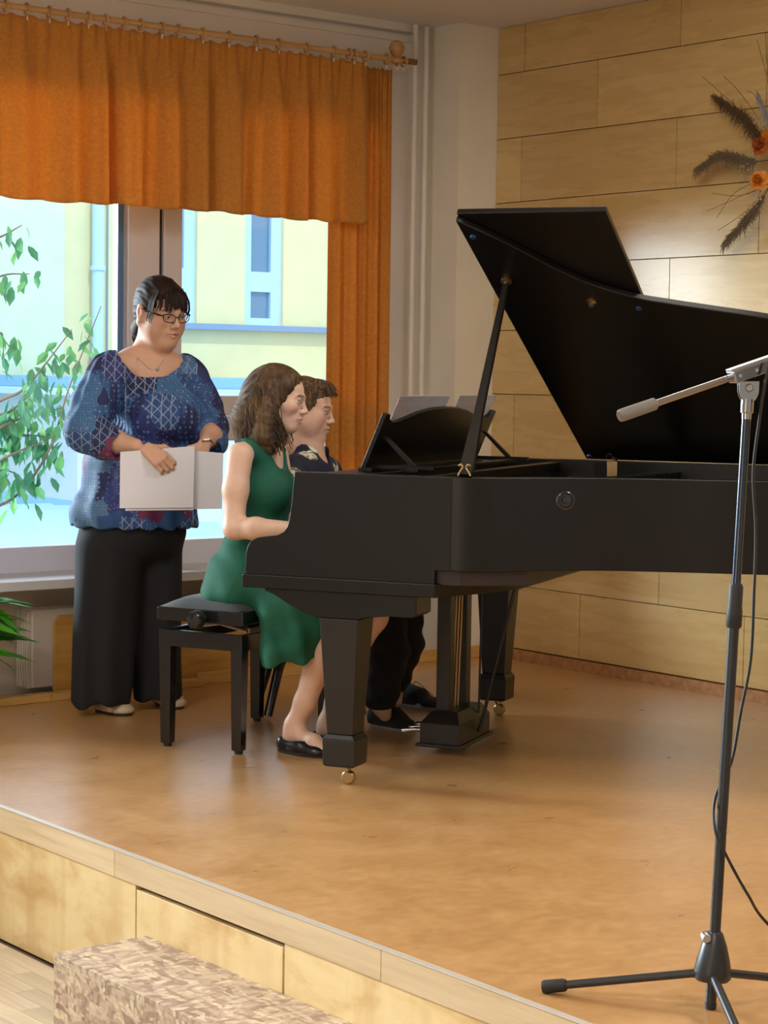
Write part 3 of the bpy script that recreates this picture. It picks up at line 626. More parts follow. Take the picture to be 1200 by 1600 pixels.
c = n.mix(f, (.64,.62,.72), (.25,.24,.30)); c = n.mix(n.math('MULTIPLY', nn_, l2), c, (.2,.2,.26)); n.base(c); M['music'] = m
for lab, c0, c1 in (('printed sheet music on the piano desk, left of the prop stick', .10, .58), ('printed sheet music on the piano desk, behind the prop stick', .68, 1.085)):
    o = sheet(lab, c0, c1, .262); o.location = tuple(PO); o.rotation_euler = (0, 0, PR); tag(o, lab, 'sheet music', 'music sheets on the piano desk')

# ================================================================== stools
bench = thing('piano_bench', 'black adjustable piano bench with an upholstered seat under the seated girl', 'bench')
f1 = np.array([3.756, 5.932, 0]); f2 = np.array([3.874, 5.665, 0]); ex = _unit(f2 - f1); ey = np.array([-ex[1], ex[0], 0]); 
bench.location = tuple(f1); bench.rotation_euler = (0, 0, math.atan2(ex[1], ex[0])); BLX, BLY = .292, .60; hw = .0235
for x in (0, BLX):
    for y in (0, BLY):
        MB().hexa([(x-hw*.8, y-hw*.8, .012), (x+hw*.8, y-hw*.8, .012), (x+hw*.8, y+hw*.8, .012), (x-hw*.8, y+hw*.8, .012)], [(x-hw, y-hw, .40), (x+hw, y-hw, .40), (x+hw, y+hw, .40), (x-hw, y+hw, .40)]).build('leg', M['black'], bench, bevel=.003)
        MB().lathe([(.001, 0), (.014, 0), (.016, .012), (.001, .013)], (x, y, 0)).build('foot_glide', M['rubber'], bench)
ap = MB(); ap.box(-hw, -hw, .355, BLX+hw, -hw+.022, .412); ap.build('apron', M['black'], bench, bevel=.003)
MB().box(-hw, BLY+hw-.022, .355, BLX+hw, BLY+hw, .412).build('apron', M['black'], bench, bevel=.003)
for x in (-hw, BLX+hw-.022): MB().box(x, -hw+.022, .355, x+.022, BLY+hw-.022, .412).build('apron', M['black'], bench, bevel=.003)
fr_ = MB(); x0, x1, y0, y1 = -.03, BLX+.03, -.03, BLY+.03
fr_.box(x0, y0, .445, x1, y1, .492); fr_.build('seat_frame', M['black'], bench, bevel=.005)
for y in (.10, .48): MB().tube([(.03, y, .41), (BLX-.03, y, .45)], .006, 8).build('scissor_bar', M['steel'], bench); MB().tube([(BLX-.03, y, .41), (.03, y, .45)], .006, 8).build('scissor_bar', M['steel'], bench)
cu = MB(); N = 14; vs = []
for j in range(N+1):
    for i in range(N+1):
        u, v = i/N, j/N; e = min(1, 4.5*min(u, 1-u, .4))*min(1, 8*min(v, 1-v, .4)); vs.append((x0+.008+(x1-x0-.016)*u, y0+.008+(y1-y0-.016)*v, .492 + .036*min(1, e)**.5))
cu._add(vs, [(j*(N+1)+i, j*(N+1)+i+1, (j+1)*(N+1)+i+1, (j+1)*(N+1)+i) for j in range(N) for i in range(N)]); cu.build('cushion', M['felt'], bench, smooth=True)
MB().lathe([(.001, -.005), (.012, -.005), (.012, .02), (.026, .024), (.033, .038), (.033, .052), (.026, .066), (.001, .072)], (BLX*.56, y0 + .0, .462), (0, -1, 0), n=24).build('knob', M['black'], bench, smooth=True)
MB().lathe([(.001, -.005), (.012, -.005), (.012, .02), (.026, .024), (.033, .038), (.033, .052), (.026, .066), (.001, .072)], (BLX*.52, y1 - .0, .462), (0, 1, 0), n=24).build('knob', M['black'], bench, smooth=True)
st2 = thing('round_stool', 'black round stool with curved legs behind the piano bench', 'stool', (4.577, 6.212, 0))
MB().lathe([(.001, .45), (.16, .45), (.165, .47), (.16, .50), (.13, .515), (.001, .52)], n=32).build('seat', M['felt'], st2, smooth=True)
MB().lathe([(.001, .22), (.055, .22), (.085, .25), (.085, .30), (.06, .34), (.045, .38), (.045, .452), (.001, .452)], n=24).build('column', M['black'], st2, smooth=True)
for k in range(4):
    an = math.radians(106 + 90*k); c_, s__ = math.cos(an), math.sin(an)
    pts = spline([(c_*r, s__*r, z) for r, z in ((.05, .27), (.12, .275), (.18, .22), (.22, .12), (.255, .02))], 6)
    MB().tube(pts, [.024 - .008*i/len(pts) for i in range(len(pts))], 10).build('leg', M['black'], st2, smooth=True)
# ================================================================== figures: smooth blended volumes turned into one continuous surface
def axis(lo, hi, h, fine=()):
    pts = [lo]; x = lo
    while x < hi:
        s = h
        for a, b, f in fine:
            if a <= x <= b: s = min(s, f)
        x += s; pts.append(x)
    return np.array(pts, np.float32)
class SDF:
    def __init__(s, X, Y, Z): s.x, s.y, s.z = X, Y, Z; s.d = np.full((len(X), len(Y), len(Z)), 1.0, np.float32); s.clip = None
    def blk(s, lo, hi):
        sl = []
        for a, l, h in zip((s.x, s.y, s.z), lo, hi):
            i0 = max(0, int(np.searchsorted(a, l)) - 1); i1 = min(len(a), int(np.searchsorted(a, h)) + 1)
            if i1 <= i0: return None
            sl.append(slice(i0, i1))
        return tuple(sl)
    def apply(s, f, lo, hi, k, mode):
        pad = k + .012 if mode != 'u' else max(k, .01) + .01
        b = s.blk([a - pad for a in lo], [a + pad for a in hi])
        if b is None: return
        X = s.x[b[0]][:, None, None]; Y = s.y[b[1]][None, :, None]; Z = s.z[b[2]][None, None, :]
        n = f(X, Y, Z).astype(np.float32); o = s.d[b]
        if mode == 'u':
            if k > 0: h = np.clip(.5 + .5*(o - n)/k, 0, 1); s.d[b] = o + (n - o)*h - k*h*(1-h)
            else: s.d[b] = np.minimum(o, n)
        elif mode == 's':
            n = -n
            if k > 0: h = np.clip(.5 + .5*(n - o)/k, 0, 1); s.d[b] = o + (n - o)*h + k*h*(1-h)
            else: s.d[b] = np.maximum(o, n)
    def cap(s, a, b, ra, rb=None, k=.02, mode='u', sq=None):
        rb = ra if rb is None else rb; a = np.array(a, float); b = np.array(b, float)
        r = max(ra, rb); lo = np.minimum(a, b) - r; hi = np.maximum(a, b) + r
        if sq is not None: axv, sc = np.array(sq[0], float), sq[1]; lo = lo - r*max(0, sc-1); hi = hi + r*max(0, sc-1)
        ba = b - a; L = ba.dot(ba) + 1e-12
        def f(X, Y, Z):
            px, py, pz = X-a[0], Y-a[1], Z-a[2]
            t = np.clip((px*ba[0] + py*ba[1] + pz*ba[2])/L, 0, 1)
            dx, dy, dz = px - t*ba[0], py - t*ba[1], pz - t*ba[2]
            if sq is not None:
                q = (dx*axv[0] + dy*axv[1] + dz*axv[2])*(1/sc - 1); dx, dy, dz = dx + q*axv[0], dy + q*axv[1], dz + q*axv[2]
            return (np.sqrt(dx*dx + dy*dy + dz*dz) - (ra + (rb-ra)*t)) * (min(1, sc) if sq is not None else 1)
        s.apply(f, lo, hi, k, mode)
    def path(s, pts, k=.02, mode='u', sq=None):
        for (p, r), (q, t) in zip(pts[:-1], pts[1:]): s.cap(p, q, r, t, k, mode, sq)
    def ell(s, c, r, R=None, k=.02, mode='u'):
        c = np.array(c, float); r = np.array(r, float); R = np.eye(3) if R is None else np.array(R, float)
        ext = np.sqrt(((R*r)**2).sum(1))
        def f(X, Y, Z):
            px, py, pz = X-c[0], Y-c[1], Z-c[2]
            q = [px*R[0, i] + py*R[1, i] + pz*R[2, i] for i in range(3)]
            k0 = np.sqrt(sum((q[i]/r[i])**2 for i in range(3))); k1 = np.sqrt(sum((q[i]/r[i]**2)**2 for i in range(3))) + 1e-9
            return k0*(k0-1)/k1
        s.apply(f, c-ext, c+ext, k, mode)
    def cut(s, p, nrm, k=.0, lo=(-9,-9,-9), hi=(9,9,9)):      # keep the side opposite to nrm
        p = np.array(p, float); nrm = _unit(nrm)
        b = s.blk(lo, hi); X = s.x[b[0]][:, None, None]; Y = s.y[b[1]][None, :, None]; Z = s.z[b[2]][None, None, :]
        n = ((X-p[0])*nrm[0] + (Y-p[1])*nrm[1] + (Z-p[2])*nrm[2]).astype(np.float32); o = s.d[b]
        if k > 0: h = np.clip(.5 + .5*(n - o)/k, 0, 1); s.d[b] = o + (n-o)*h + k*h*(1-h)
        else: s.d[b] = np.maximum(o, n)
    def warp(s, fn, lo=(-9,-9,-9), hi=(9,9,9)):
        b = s.blk(lo, hi); X = s.x[b[0]][:, None, None]; Y = s.y[b[1]][None, :, None]; Z = s.z[b[2]][None, None, :]
        s.d[b] += fn(X, Y, Z).astype(np.float32)
    def mesh(s):
        d = s.d; d[0] = d[-1] = 1; d[:, 0] = d[:, -1] = 1; d[:, :, 0] = d[:, :, -1] = 1
        ins = d < 0
        c = np.zeros(tuple(n-1 for n in d.shape), np.int8)
        for i in (0, 1):
            for j in (0, 1):
                for k in (0, 1): c += ins[i:i+c.shape[0], j:j+c.shape[1], k:k+c.shape[2]]
        I, J, K = np.nonzero((c > 0) & (c < 8))
        idx = np.full(c.shape, -1, np.int32); idx[I, J, K] = np.arange(len(I))
        acc = np.zeros((len(I), 3)); cnt = np.zeros(len(I))
        C8 = [(i, j, k) for i in (0, 1) for j in (0, 1) for k in (0, 1)]
        for a in C8:
            for ax in range(3):
                if a[ax]: continue
                b = list(a); b[ax] = 1
                da = d[I+a[0], J+a[1], K+a[2]]; db = d[I+b[0], J+b[1], K+b[2]]
                msk = (da < 0) != (db < 0); t = np.where(msk, da/(da-db + 1e-20), 0)
                P_ = [s.x[I+a[0]], s.y[J+a[1]], s.z[K+a[2]]]; Q_ = [s.x[I+b[0]], s.y[J+b[1]], s.z[K+b[2]]]
                for m_ in range(3): acc[:, m_] += np.where(msk, P_[m_] + t*(Q_[m_]-P_[m_]), 0)
                cnt += msk
        V = acc / cnt[:, None]; F = []
        for ax in range(3):
            sl0 = [slice(1, -1)]*3; sl1 = [slice(1, -1)]*3; sl0[ax] = slice(0, -1); sl1[ax] = slice(1, None)
            A = ins[tuple(sl0)]; B = ins[tuple(sl1)]; i, j, k = np.nonzero(A != B); flip = A[i, j, k]
            g = [i, j, k]; o1, o2 = [q for q in range(3) if q != ax]
            for q in (o1, o2): g[q] = g[q] + 1
            def cell(a, b): h = list(g); h[o1] = h[o1] - a; h[o2] = h[o2] - b; return idx[h[0], h[1], h[2]]
            q4 = np.stack([cell(1, 1), cell(0, 1), cell(0, 0), cell(1, 0)], 1)
            if ax == 1: flip = ~flip
            q4[~flip] = q4[~flip][:, ::-1]; F.append(q4)
        return V, np.concatenate(F)
def np_mesh(name, V, F, m, parent, paint=None, base=None, smooth=2):
    me = bpy.data.meshes.new(name); me.vertices.add(len(V)); me.vertices.foreach_set('co', V.astype(np.float32).ravel())
    me.loops.add(F.size); me.polygons.add(len(F)); me.loops.foreach_set('vertex_index', F.astype(np.int32).ravel())
    me.polygons.foreach_set('loop_start', np.arange(0, F.size, 4, dtype=np.int32)); me.polygons.foreach_set('use_smooth', np.ones(len(F), bool))
    me.update(calc_edges=True); me.validate()
    if paint is not None:
        colr = np.tile(np.array(base, np.float32), (len(V), 1))
        for c, r, co, st in paint:                            # soft spots of colour (lips, brows, cheeks), shade painted into nostrils and mouth
            q = (V - np.array(c)) / np.array(r); w = np.clip(1.6 - 1.6*np.sqrt((q**2).sum(1)), 0, 1)*st; w = w*w*(3-2*w)
            colr = colr*(1-w[:, None]) + np.array(co)*w[:, None]
        at_ = me.attributes.new('skin_tone', 'FLOAT_COLOR', 'POINT'); at_.data.foreach_set('color', np.concatenate([colr, np.ones((len(V), 1))], 1).astype(np.float32).ravel())
    me.materials.append(m); o = link(name, me, parent)
    if smooth: s_ = o.modifiers.new('smooth', 'SMOOTH'); s_.factor = .4; s_.iterations = smooth
    return o
def m_skin(name, rough=.5):
    m = mat(name, (.7,.45,.33), rough); n = NT(m); a = n.n('Attribute'); a.attribute_name = 'skin_tone'
    f = n.noise(n.coord(), 60, 4); c = n.mix(n.ramp(f, [(.35, 0.0), (.75, .22)]), a.outputs['Color'], (.62,.26,.18)); n.base(c)
    n.b.inputs['Subsurface Weight'].default_value = .08; n.b.inputs['Subsurface Radius'].default_value = (.012,.005,.003); n.b.inputs['Subsurface Scale'].default_value = .5
    n.bump(n.noise(n.coord(), 260, 3), .08, .0006); return m
M['skin'] = m_skin('skin')
def m_hair(name, c1, c2, sc=60):
    m = mat(name, c1, .62, spec=.3); n = NT(m); v = n.coord((1, 1, .12)); f = n.noise(v, sc*2, 4, .6)
    big = n.noise(n.coord(), 9, 3)
    c = n.ramp(f, [(.3, tuple(x*.55 for x in c1)), (.5, c1), (.75, c2)]); n.base(n.mix(n.ramp(big, [(.4, 0.0), (.7, .6)]), c, c2))
    n.bump(f, .5, .002); return m
M['eyewhite'] = mat('eye_white', (.62,.58,.56), .2); M['iris'] = mat('iris', (.05,.035,.03), .12)
CYAW = math.atan2(CM[1, 0], CM[0, 0])                       # figures are laid out in metres: x right, y away, z up, then turned to the room
CU = np.array([math.cos(CYAW), math.sin(CYAW), 0]); CV = np.array([-math.sin(CYAW), math.cos(CYAW), 0]); CW = np.array([0, 0, 1.0])
RB = np.stack([CU, CV, CW], 1)
class Fig:
    def __init__(s, name, label, cat, px, dist, group=None):
        p = at(px, 800, dist); s.o = np.array([p[0], p[1], 0]); s.dist = dist
        s.root = thing(name, label, cat, tuple(s.o), CYAW, group)
    def L(s, px, py, dv=0):
        return RB.T @ (at(px, py, s.dist + dv) - s.o)
def frame(f, up=(0, 0, 1)):
    f = _unit(f); l = _unit(np.cross(up, f)); u = np.cross(f, l); return np.stack([f, l, u], 1)

def head(G, c, R, s, fat=0., child=False, kn=.03):
    T = lambda *p: np.array(c) + R @ (np.array(p)*s)
    E = lambda p, r, k=.02, mode='u': G.ell(T(*p), np.array(r)*s, R, k*s, mode)
    Cp = lambda a, b, ra, rb=None, k=.01, mode='u': G.cap(T(*a), T(*b), ra*s, (ra if rb is None else rb)*s, k*s, mode)
    E((-.012, 0, .024), (.098, .076, .092)); E((.042, 0, .038), (.046, .058, .048))
    E((.026, 0, -.035), (.060, .054 + fat, .078), .03)
    for q in (-1, 1):
        Cp((-.012, q*(.052+fat), -.040), (.058, q*.020, -.096), .020 + fat*.4, .018, .025)
        E((.052, q*.036, -.018), (.030, .026, .024), .025)
        if fat: E((.040, q*.046, -.050), (.034, .028, .036), .03)
    E((.072, 0, -.098), (.020, .022, .017), .02)
    E((.074, 0, -.062), (.024, .030, .030), .02)
    Cp((.088, -.010, .020), (.088, .010, .020), .011, k=.012)
    for q in (-1, 1):
        Cp((.088, q*.012, .021), (.074, q*.044, .020), .009, .007, .012)
        E((.099, q*.031, .003), (.015, .018, .012), .014, 's')
        E((.0775, q*.031, .002), (.0160, .0180, .0150), .004)
        Cp((.0905, q*.016, .006), (.0925, q*.031, .0085), .0026, .003, .004); Cp((.0925, q*.031, .0085), (.083, q*.048, .003), .003, .0022, .004)
        E((.096, q*.0315, -.0005), (.013, .0135, .0040), .0015, 's')
    Cp((.090, 0, .012), (.109, 0, -.026), .0075, .0095, .012); E((.108, 0, -.029), (.0115, .0105, .0095), .008)
    for q in (-1, 1): E((.0985, q*.0115, -.033), (.0105, .0078, .0080), .006)
    for q in (-1, 1): E((.101, q*.0062, -.0405), (.004, .0028, .003), .003, 's')
    Cp((.098, 0, -.048), (.095, 0, -.043), .004, k=.008)
    for q in (-1, 1):
        Cp((.1005, q*.003, -.0560), (.089, q*.023, -.0625), .0055, .0030, .004)
        Cp((.0985, q*.002, -.0688), (.088, q*.021, -.0660), .0063, .0030, .004)
    Cp((.105, -.008, -.0618), (.105, .008, -.0618), .0030, k=.002, mode='s')
    for q in (-1, 1): Cp((.103, q*.008, -.0615), (.093, q*.023, -.0640), .0026, .0020, .002, 's')
    for q in (-1, 1):
        G.ell(T(-.010, q*.082, -.004), np.array((.019, .012, .033))*s, R @ np.array(Matrix.Rotation(math.radians(-12), 3, 'Y')), .008*s)
        G.ell(T(-.002, q*.0955, -.001), np.array((.010, .007, .019))*s, R @ np.array(Matrix.Rotation(math.radians(-12), 3, 'Y')), .005*s, 's')
    return T
def face_paint(T, R, s, brow, lip, cheek=(.75,.30,.24), cs=.35):
    out = []
    for q in (-1, 1):
        for t in np.linspace(0, 1, 7): out.append((T(.094 - .014*t, q*(.012 + .034*t), .0225 + .003*math.sin(pi*t)), (.013*s, .010*s, .0062*s), brow, 1.0))
        for t in np.linspace(0, 1, 5): out.append((T(.098 - .010*t, q*.022*t, -.0625 - .002*t), (.011*s, .011*s, .0100*s), lip, 1.0))
        for t in np.linspace(0, 1, 6): out.append((T(.091 - .006*t, q*(.018 + .028*t), .0075 + .002*math.sin(pi*t)), (.009*s, .008*s, .0042*s), tuple(x*.4 for x in brow), 1.0))
        out.append((T(.068, q*.045, -.028), (.035*s,)*3, cheek, cs)); out.append((T(-.003, q*.085, -.004), (.02*s,)*3, cheek, .5))
        out.append((T(.092, q*.031, -.002), (.016*s,)*3, (.42,.20,.15), .35))
        out.append((T(.103, q*.0065, -.041), (.005*s,)*3, (.10,.03,.02), .9))  # nostrils darkened with painted shade
    out.append((T(.115, 0, -.03), (.018*s,)*3, cheek, .35)); out.append((T(.104, 0, -.0618), (.012*s, .024*s, .0040*s), (.10,.03,.028), .9))  # flush on the nose tip; shade between the lips painted as a dark line
    return out
def eyes(fig, T, R, s, look):
    look = _unit(look)
    for q in (-1, 1):
        c = Vector(T(.0785, q*.031, .002)); r = .0132*s
        e = MB(); e.lathe([(r*math.sin(a), -r*math.cos(a)) for a in np.linspace(.02, pi-.02, 16)], c, tuple(look), 20); eo = e.build('eye', M['eyewhite'], fig.root, smooth=True)
        MB().lathe([(r*math.sin(a)*1.01, r*math.cos(a)*1.012) for a in np.linspace(.52, .02, 6)], c, tuple(look), 18).build('iris', M['iris'], eo, smooth=True)
def hand(G, w, d, n, side, s=1., curl=(.5,)*4, thumb=.6, spread=.02, grid=.0):
    """w wrist, d direction of the fingers, n palm normal, side=+1 when the thumb lies along cross(d, n)"""
    d = _unit(d); n = _unit(np.array(n) - d*np.dot(n, d)); l = np.cross(d, n)*side; w = np.array(w)
    for i, o in enumerate((.027, .009, -.009, -.026)):
        G.cap(w + l*o*.55*s, w + d*(.078 - abs(i-1)*.004)*s + l*o*s, .0125*s, .0105*s, .012*s)
    tips = []
    for i, (o, Ls, r) in enumerate(((.028, (.040, .024, .019), .0085), (.0095, (.044, .028, .020), .0088), (-.0095, (.041, .026, .020), .0084), (-.027, (.033, .020, .017), .0075))):
        p = w + d*(.080 - abs(i-1)*.005)*s + l*o*s; a = curl[i]; ang = 0
        for k, Lk in enumerate(Ls):
            ang += a*(.75, 1.0, .7)[k]; dd_ = _unit(d*math.cos(ang) + n*math.sin(ang) + l*(1.5-i)*spread)
            q = p + dd_*Lk*s; G.cap(p, q, r*s*(1-.06*k), r*s*(.95-.07*k), .0035*s); p = q
        tips.append(p)
    p = w + d*.018*s + l*.024*s + n*.004*s
    for k, (Lk, r) in enumerate(((.040, .0115), (.030, .0095), (.024, .0085))):
        dd_ = _unit(d*(.75 + .25*k) + l*(.9 - .35*k) + n*(thumb*(.45 + .45*k))); q = p + dd_*Lk*s; G.cap(p, q, r*s, r*s*.9, .008*s); p = q
    return tips
def strands(name, curves, r, m, parent, n=4):
    mb = MB()
    for pts in curves:
        k = len(pts); mb.tube(pts, [r*(.5 + .9*math.sin(pi*min(.85, .12 + i/k))) for i in range(k)], n, caps=False)
    o = mb.build(name, m, parent, smooth=False); o.data.polygons.foreach_set('use_smooth', [True]*len(o.data.polygons)); o['kind'] = 'stuff'; return o
# ------------------------------------------------------------------ the standing woman
W = Fig('person', 'dark-haired woman in a blue patchwork blouse and black wide trousers standing with papers', 'person', 215, 7.75, None)
L = W.L; s = 1.05
F = np.array([.66, -.72, -.0]); F = _unit(F); Rr = np.array([F[1], -F[0], 0])          # facing, her right hand side
hc = L(251, 487, -.03); hf = _unit((.66, -.72, -.24)); HR = frame(hf, (-.03, 0, 1))
def woman_torso(G, e, kk=.05):
    G.ell(L(228, 622, .02), (.165-e, .150-e, .15-e), k=kk); G.ell(L(249, 652, -.10), (.125-e, .110-e, .105-e), k=kk); G.ell(L(283, 655, .00), (.115-e, .110-e, .105-e), k=kk)
    G.ell(L(216, 735, .02), (.205-e, .18-e, .19-e), k=kk); G.ell(L(240, 745, -.06), (.17-e, .15-e, .15-e), k=kk)
    G.cap(L(182, 578, -.10), L(288, 580, .10), .068-e, .062-e, k=kk)
sh_r, el_r, wr_r = L(168, 585, -.13), L(146, 672, -.20), L(212, 697, -.335)
sh_l, el_l, wr_l = L(298, 592, .09), L(330, 668, .02), L(322, 690, -.215)
xs = axis(-.36, .40, .006, [(.02, .20, .0032)]); ys = axis(-.52, .32, .006, [(-.20, .10, .0034)]); zs_ = axis(-.005, 1.72, .0065, [(.98, 1.10, .004), (1.36, 1.68, .0026)])
xs = axis(-.36, .40, .0058, [(.0, .19, .0027), (.22, .33, .0035)]); ys = axis(-.52, .32, .006, [(-.44, -.20, .0034), (-.20, .10, .0029)])
G = SDF(xs, ys, zs_)
woman_torso(G, .012)
G.ell(L(206, 832, .02), (.165, .13, .12), k=.05)
for q, kx, ax_, ft in ((0, (178, 960, -.06), (160, 1075, -.05), (182, 1103, -.14)), (1, (248, 955, .10), (250, 1068, .14), (275, 1094, .02))):
    G.path([(L(186 + q*45, 850, -.03 + .09*q), .072), (L(*kx), .055), (L(*ax_), .04)], k=.04)
    G.cap(L(*ax_), L(*ft)*.6 + L(*ax_)*.4*np.array([1,1,0]), .034, .016, k=.02)
# arms and neck
G.path([(sh_r, .062), (L(152, 630, -.17), .055), (el_r, .048), (L(180, 690, -.27), .040), (wr_r, .028)], k=.03)
G.path([(sh_l, .058), (L(318, 632, .06), .050), (el_l, .046), (L(330, 682, -.11), .037), (wr_l, .027)], k=.03)
G.path([(L(228, 585, .02), .075), (L(234, 548, .02), .058)], k=.04); G.cap(L(205, 565, -.04), L(262, 572, .05), .05, .05, k=.06)
T = head(G, hc, HR, s, fat=.012)
G.ell(T(.030, 0, -.108), (.046, .050, .034), HR, .035); G.cap(T(-.03, 0, -.06), T(-.02, 0, -.13), .058, .062, k=.03)
# hands: fingers closed over the top edge of the papers
tips_r = hand(G, L(228, 701, -.35), (.42, -.18, -.28), (.12, .80, -.55), 1, 1.0, (.80, .85, .88, .85), .9)
tips_l = hand(G, L(319, 694, -.235), (-.12, -.40, -.62), (-.55, .55, -.3), -1, .95, (.42, .45, .5, .5), .5)
V, Fq = G.mesh()
SK = (.66, .40, .28)
paint = face_paint(T, HR, s, (.10,.05,.04), (.52,.22,.18), (.66,.27,.20), .55)
paint += [(L(262, 590, -.12), (.10, .10, .07), (.72,.36,.24), .4)]
np_mesh('body', V, Fq, M['skin'], W.root, paint, SK, 1); eyes(W, T, HR, s, _unit(hf + np.array([.45, .15, -.35])))
# hair: cap, fringe strands, ponytail
M['hair_dark'] = m_hair('dark_hair', (.012,.007,.006), (.045,.018,.014))
HG = lambda c, r, h=.003: SDF(axis(c[0]-r, c[0]+r, h), axis(c[1]-r, c[1]+r, h), axis(c[2]-r, c[2]+r, h))
G = HG(hc, .21, .0028)
def hell(G, T, R, s, p, r, k=.02, mode='u'): G.ell(T(*p), np.array(r)*s, R, k, mode)
hell(G, T, HR, s, (-.018, 0, .032), (.102, .086, .098)); hell(G, T, HR, s, (-.06, 0, -.02), (.055, .062, .07), .03)
hell(G, T, HR, s, (.075, 0, -.035), (.085, .075, .085), .012, 's')
for q in (-1, 1): hell(G, T, HR, s, (.02, q*.095, -.05), (.055, .035, .060), .01, 's')
hell(G, T, HR, s, (.045, 0, .080), (.034, .055, .024), .02)
G.cap(T(-.085, .01, -.03), T(-.135, .03, -.05), .020, .028, k=.02); G.path([(T(-.125, .025, -.045), .030), (T(-.150, .03, -.10), .034), (T(-.135, .03, -.16), .022)], k=.02)
Ri = HR.T; cc_ = np.array(hc)
def groove(G, R, c, amp, nfreq, sc=1.0):
    def fn(X, Y, Z):
        px, py, pz = X-c[0], Y-c[1], Z-c[2]; a = px*R[0,0]+py*R[1,0]+pz*R[2,0]; l = px*R[0,1]+py*R[1,1]+pz*R[2,1]; u = px*R[0,2]+py*R[1,2]+pz*R[2,2]
        an = np.arctan2(l, u + .05); return amp*np.sin(an*nfreq + 3*np.sin(a*30)) + amp*.6*np.sin(an*nfreq*2.3 + a*40)
    G.warp(fn)
groove(G, HR, hc, .0010, 26)
V, Fq = G.mesh(); np_mesh('hair', V, Fq, M['hair_dark'], W.root)
cu_ = []
r_ = np.random.RandomState(3)
for i in range(105):
    y = r_.uniform(-.062, .062); x0 = .045 + r_.uniform(-.01, .02); ln_ = r_.uniform(.035, .062) + .014*(abs(y)/.06)
    xf = .093 - (abs(y)/.06)**2*.030
    dz = (y/.06)**2*.030; cu_.append([Vector(T(x0-.03, y*.8, .108-dz)), Vector(T(x0+.012, y*.95, .102-dz)), Vector(T(xf-.002, y, .076-dz*.3)), Vector(T(xf+.008, y*1.03, .078-ln_*.5)), Vector(T(xf+.006, y*1.06 + r_.uniform(-.004, .004), .082-ln_))])
for q in (-1, 1):
    for i in range(11):
        x = r_.uniform(.025, .055); cu_.append([Vector(T(x, q*.06, .085)), Vector(T(x+.008, q*.078, .05)), Vector(T(x+.010, q*.083, .02)), Vector(T(x+.004, q*.080, r_.uniform(-.035, .0)))])
for i in range(60):
    a = r_.uniform(0, 2*pi); d_ = np.array([math.cos(a)*.020, math.sin(a)*.022])
    cu_.append([Vector(T(-.12+d_[0]*.6, .025+d_[1]*.6, -.04)), Vector(T(-.152+d_[0]*1.3, .03+d_[1]*1.3, -.09)), Vector(T(-.150+d_[0]*1.2, .03+d_[1]*1.2, -.14)), Vector(T(-.132+d_[0]*.5, .03+d_[1]*.6, -.185))])
strands('fringe', cu_, .0016, M['hair_dark'], W.root)
# glasses
gl_ = []; M['frame_black'] = mat('glasses_frame', (.006,.006,.008), .25); gm = MB()
for q in (-1, 1):
    cen = (.106, q*.0325, -.002); ring = []
    for a in np.linspace(0, 2*pi, 29):
        ca, sa = math.cos(a), math.sin(a); u = abs(ca)**.55*math.copysign(1, ca)*.0245; v = abs(sa)**.6*math.copysign(1, sa)*.0140
        ring.append(tuple(T(cen[0] - abs(u + q*.0)*.06 - (q*u > 0)*abs(u)*.25, cen[1] + u, cen[2] + v + q*u*.10)))
    gm.tube(ring, .0017, 6, caps=False)
    gm.tube([tuple(T(.098, q*.057, .006)), tuple(T(.086, q*.068 if q > 0 else -.074, .008)), tuple(T(.03, q*.080 if q > 0 else -.086, .010)), tuple(T(-.005, q*.086, .012))], [.0025, .0032 if q > 0 else .0042, .0025, .002], 6)
gm.tube([tuple(T(.107, -.009, .003)), tuple(T(.112, 0, .006)), tuple(T(.107, .009, .003))], .002, 6)
gm.build('glasses', M['frame_black'], W.root, smooth=True)
MB().lathe([(.001,-.003), (.004,-.002), (.004,.002), (.001,.003)], T(-.002, -.090, -.038), (0,1,0), 10).build('earring', M['chrome'], W.root, smooth=True)
# necklace
nk = spline([tuple(L(212, 556, -.085)), tuple(L(222, 566, -.135)), tuple(L(235, 577, -.172)), tuple(L(246, 575, -.165)), tuple(L(256, 562, -.12))], 6)
# blouse
m = mat('patchwork_blouse', (.05,.12,.35), .7); n = NT(m); v = n.coord((1, 1, .8)); no = n.noise(n.coord(), 7, 2)
vv = n.n('TexVoronoi', distance='CHEBYCHEV'); vv.inputs['Scale'].default_value = 9.5; vv.inputs['Randomness'].default_value = .85; n.l(n.mix(.10, v, n.n('TexNoise').outputs['Color']) if False else v, vv.inputs['Vector'])
sc3 = n.n('SeparateColor'); n.l(vv.outputs['Color'], sc3.inputs[0]); A_, B_ = sc3.outputs[0], sc3.outputs[1]
basec = n.ramp(A_, [(0, (.020,.075,.24)), (.22, (.012,.020,.10)), (.36, (.055,.17,.38)), (.5, (.025,.040,.20)), (.62, (.03,.11,.30)), (.74, (.20,.025,.075)), (.86, (.09,.20,.36)), (.93, (.02,.03,.13))], 'CONSTANT')
dots = n.ramp(n.voro(n.coord(), 52, rand=.25), [(.26, 1.0), (.34, 0.0)]); d2 = n.ramp(n.voro(n.coord(), 95, rand=1), [(.16, 1.0), (.24, 0.0)])
vx = n.n('SeparateXYZ'); n.l(n.tc.outputs['Object'], vx.inputs[0])
s1_ = n.math('ADD', vx.outputs[0], n.math('ADD', vx.outputs[2], n.math('MULTIPLY', vx.outputs[1], .5))); s2_ = n.math('SUBTRACT', vx.outputs[0], n.math('SUBTRACT', vx.outputs[2], n.math('MULTIPLY', vx.outputs[1], .5)))
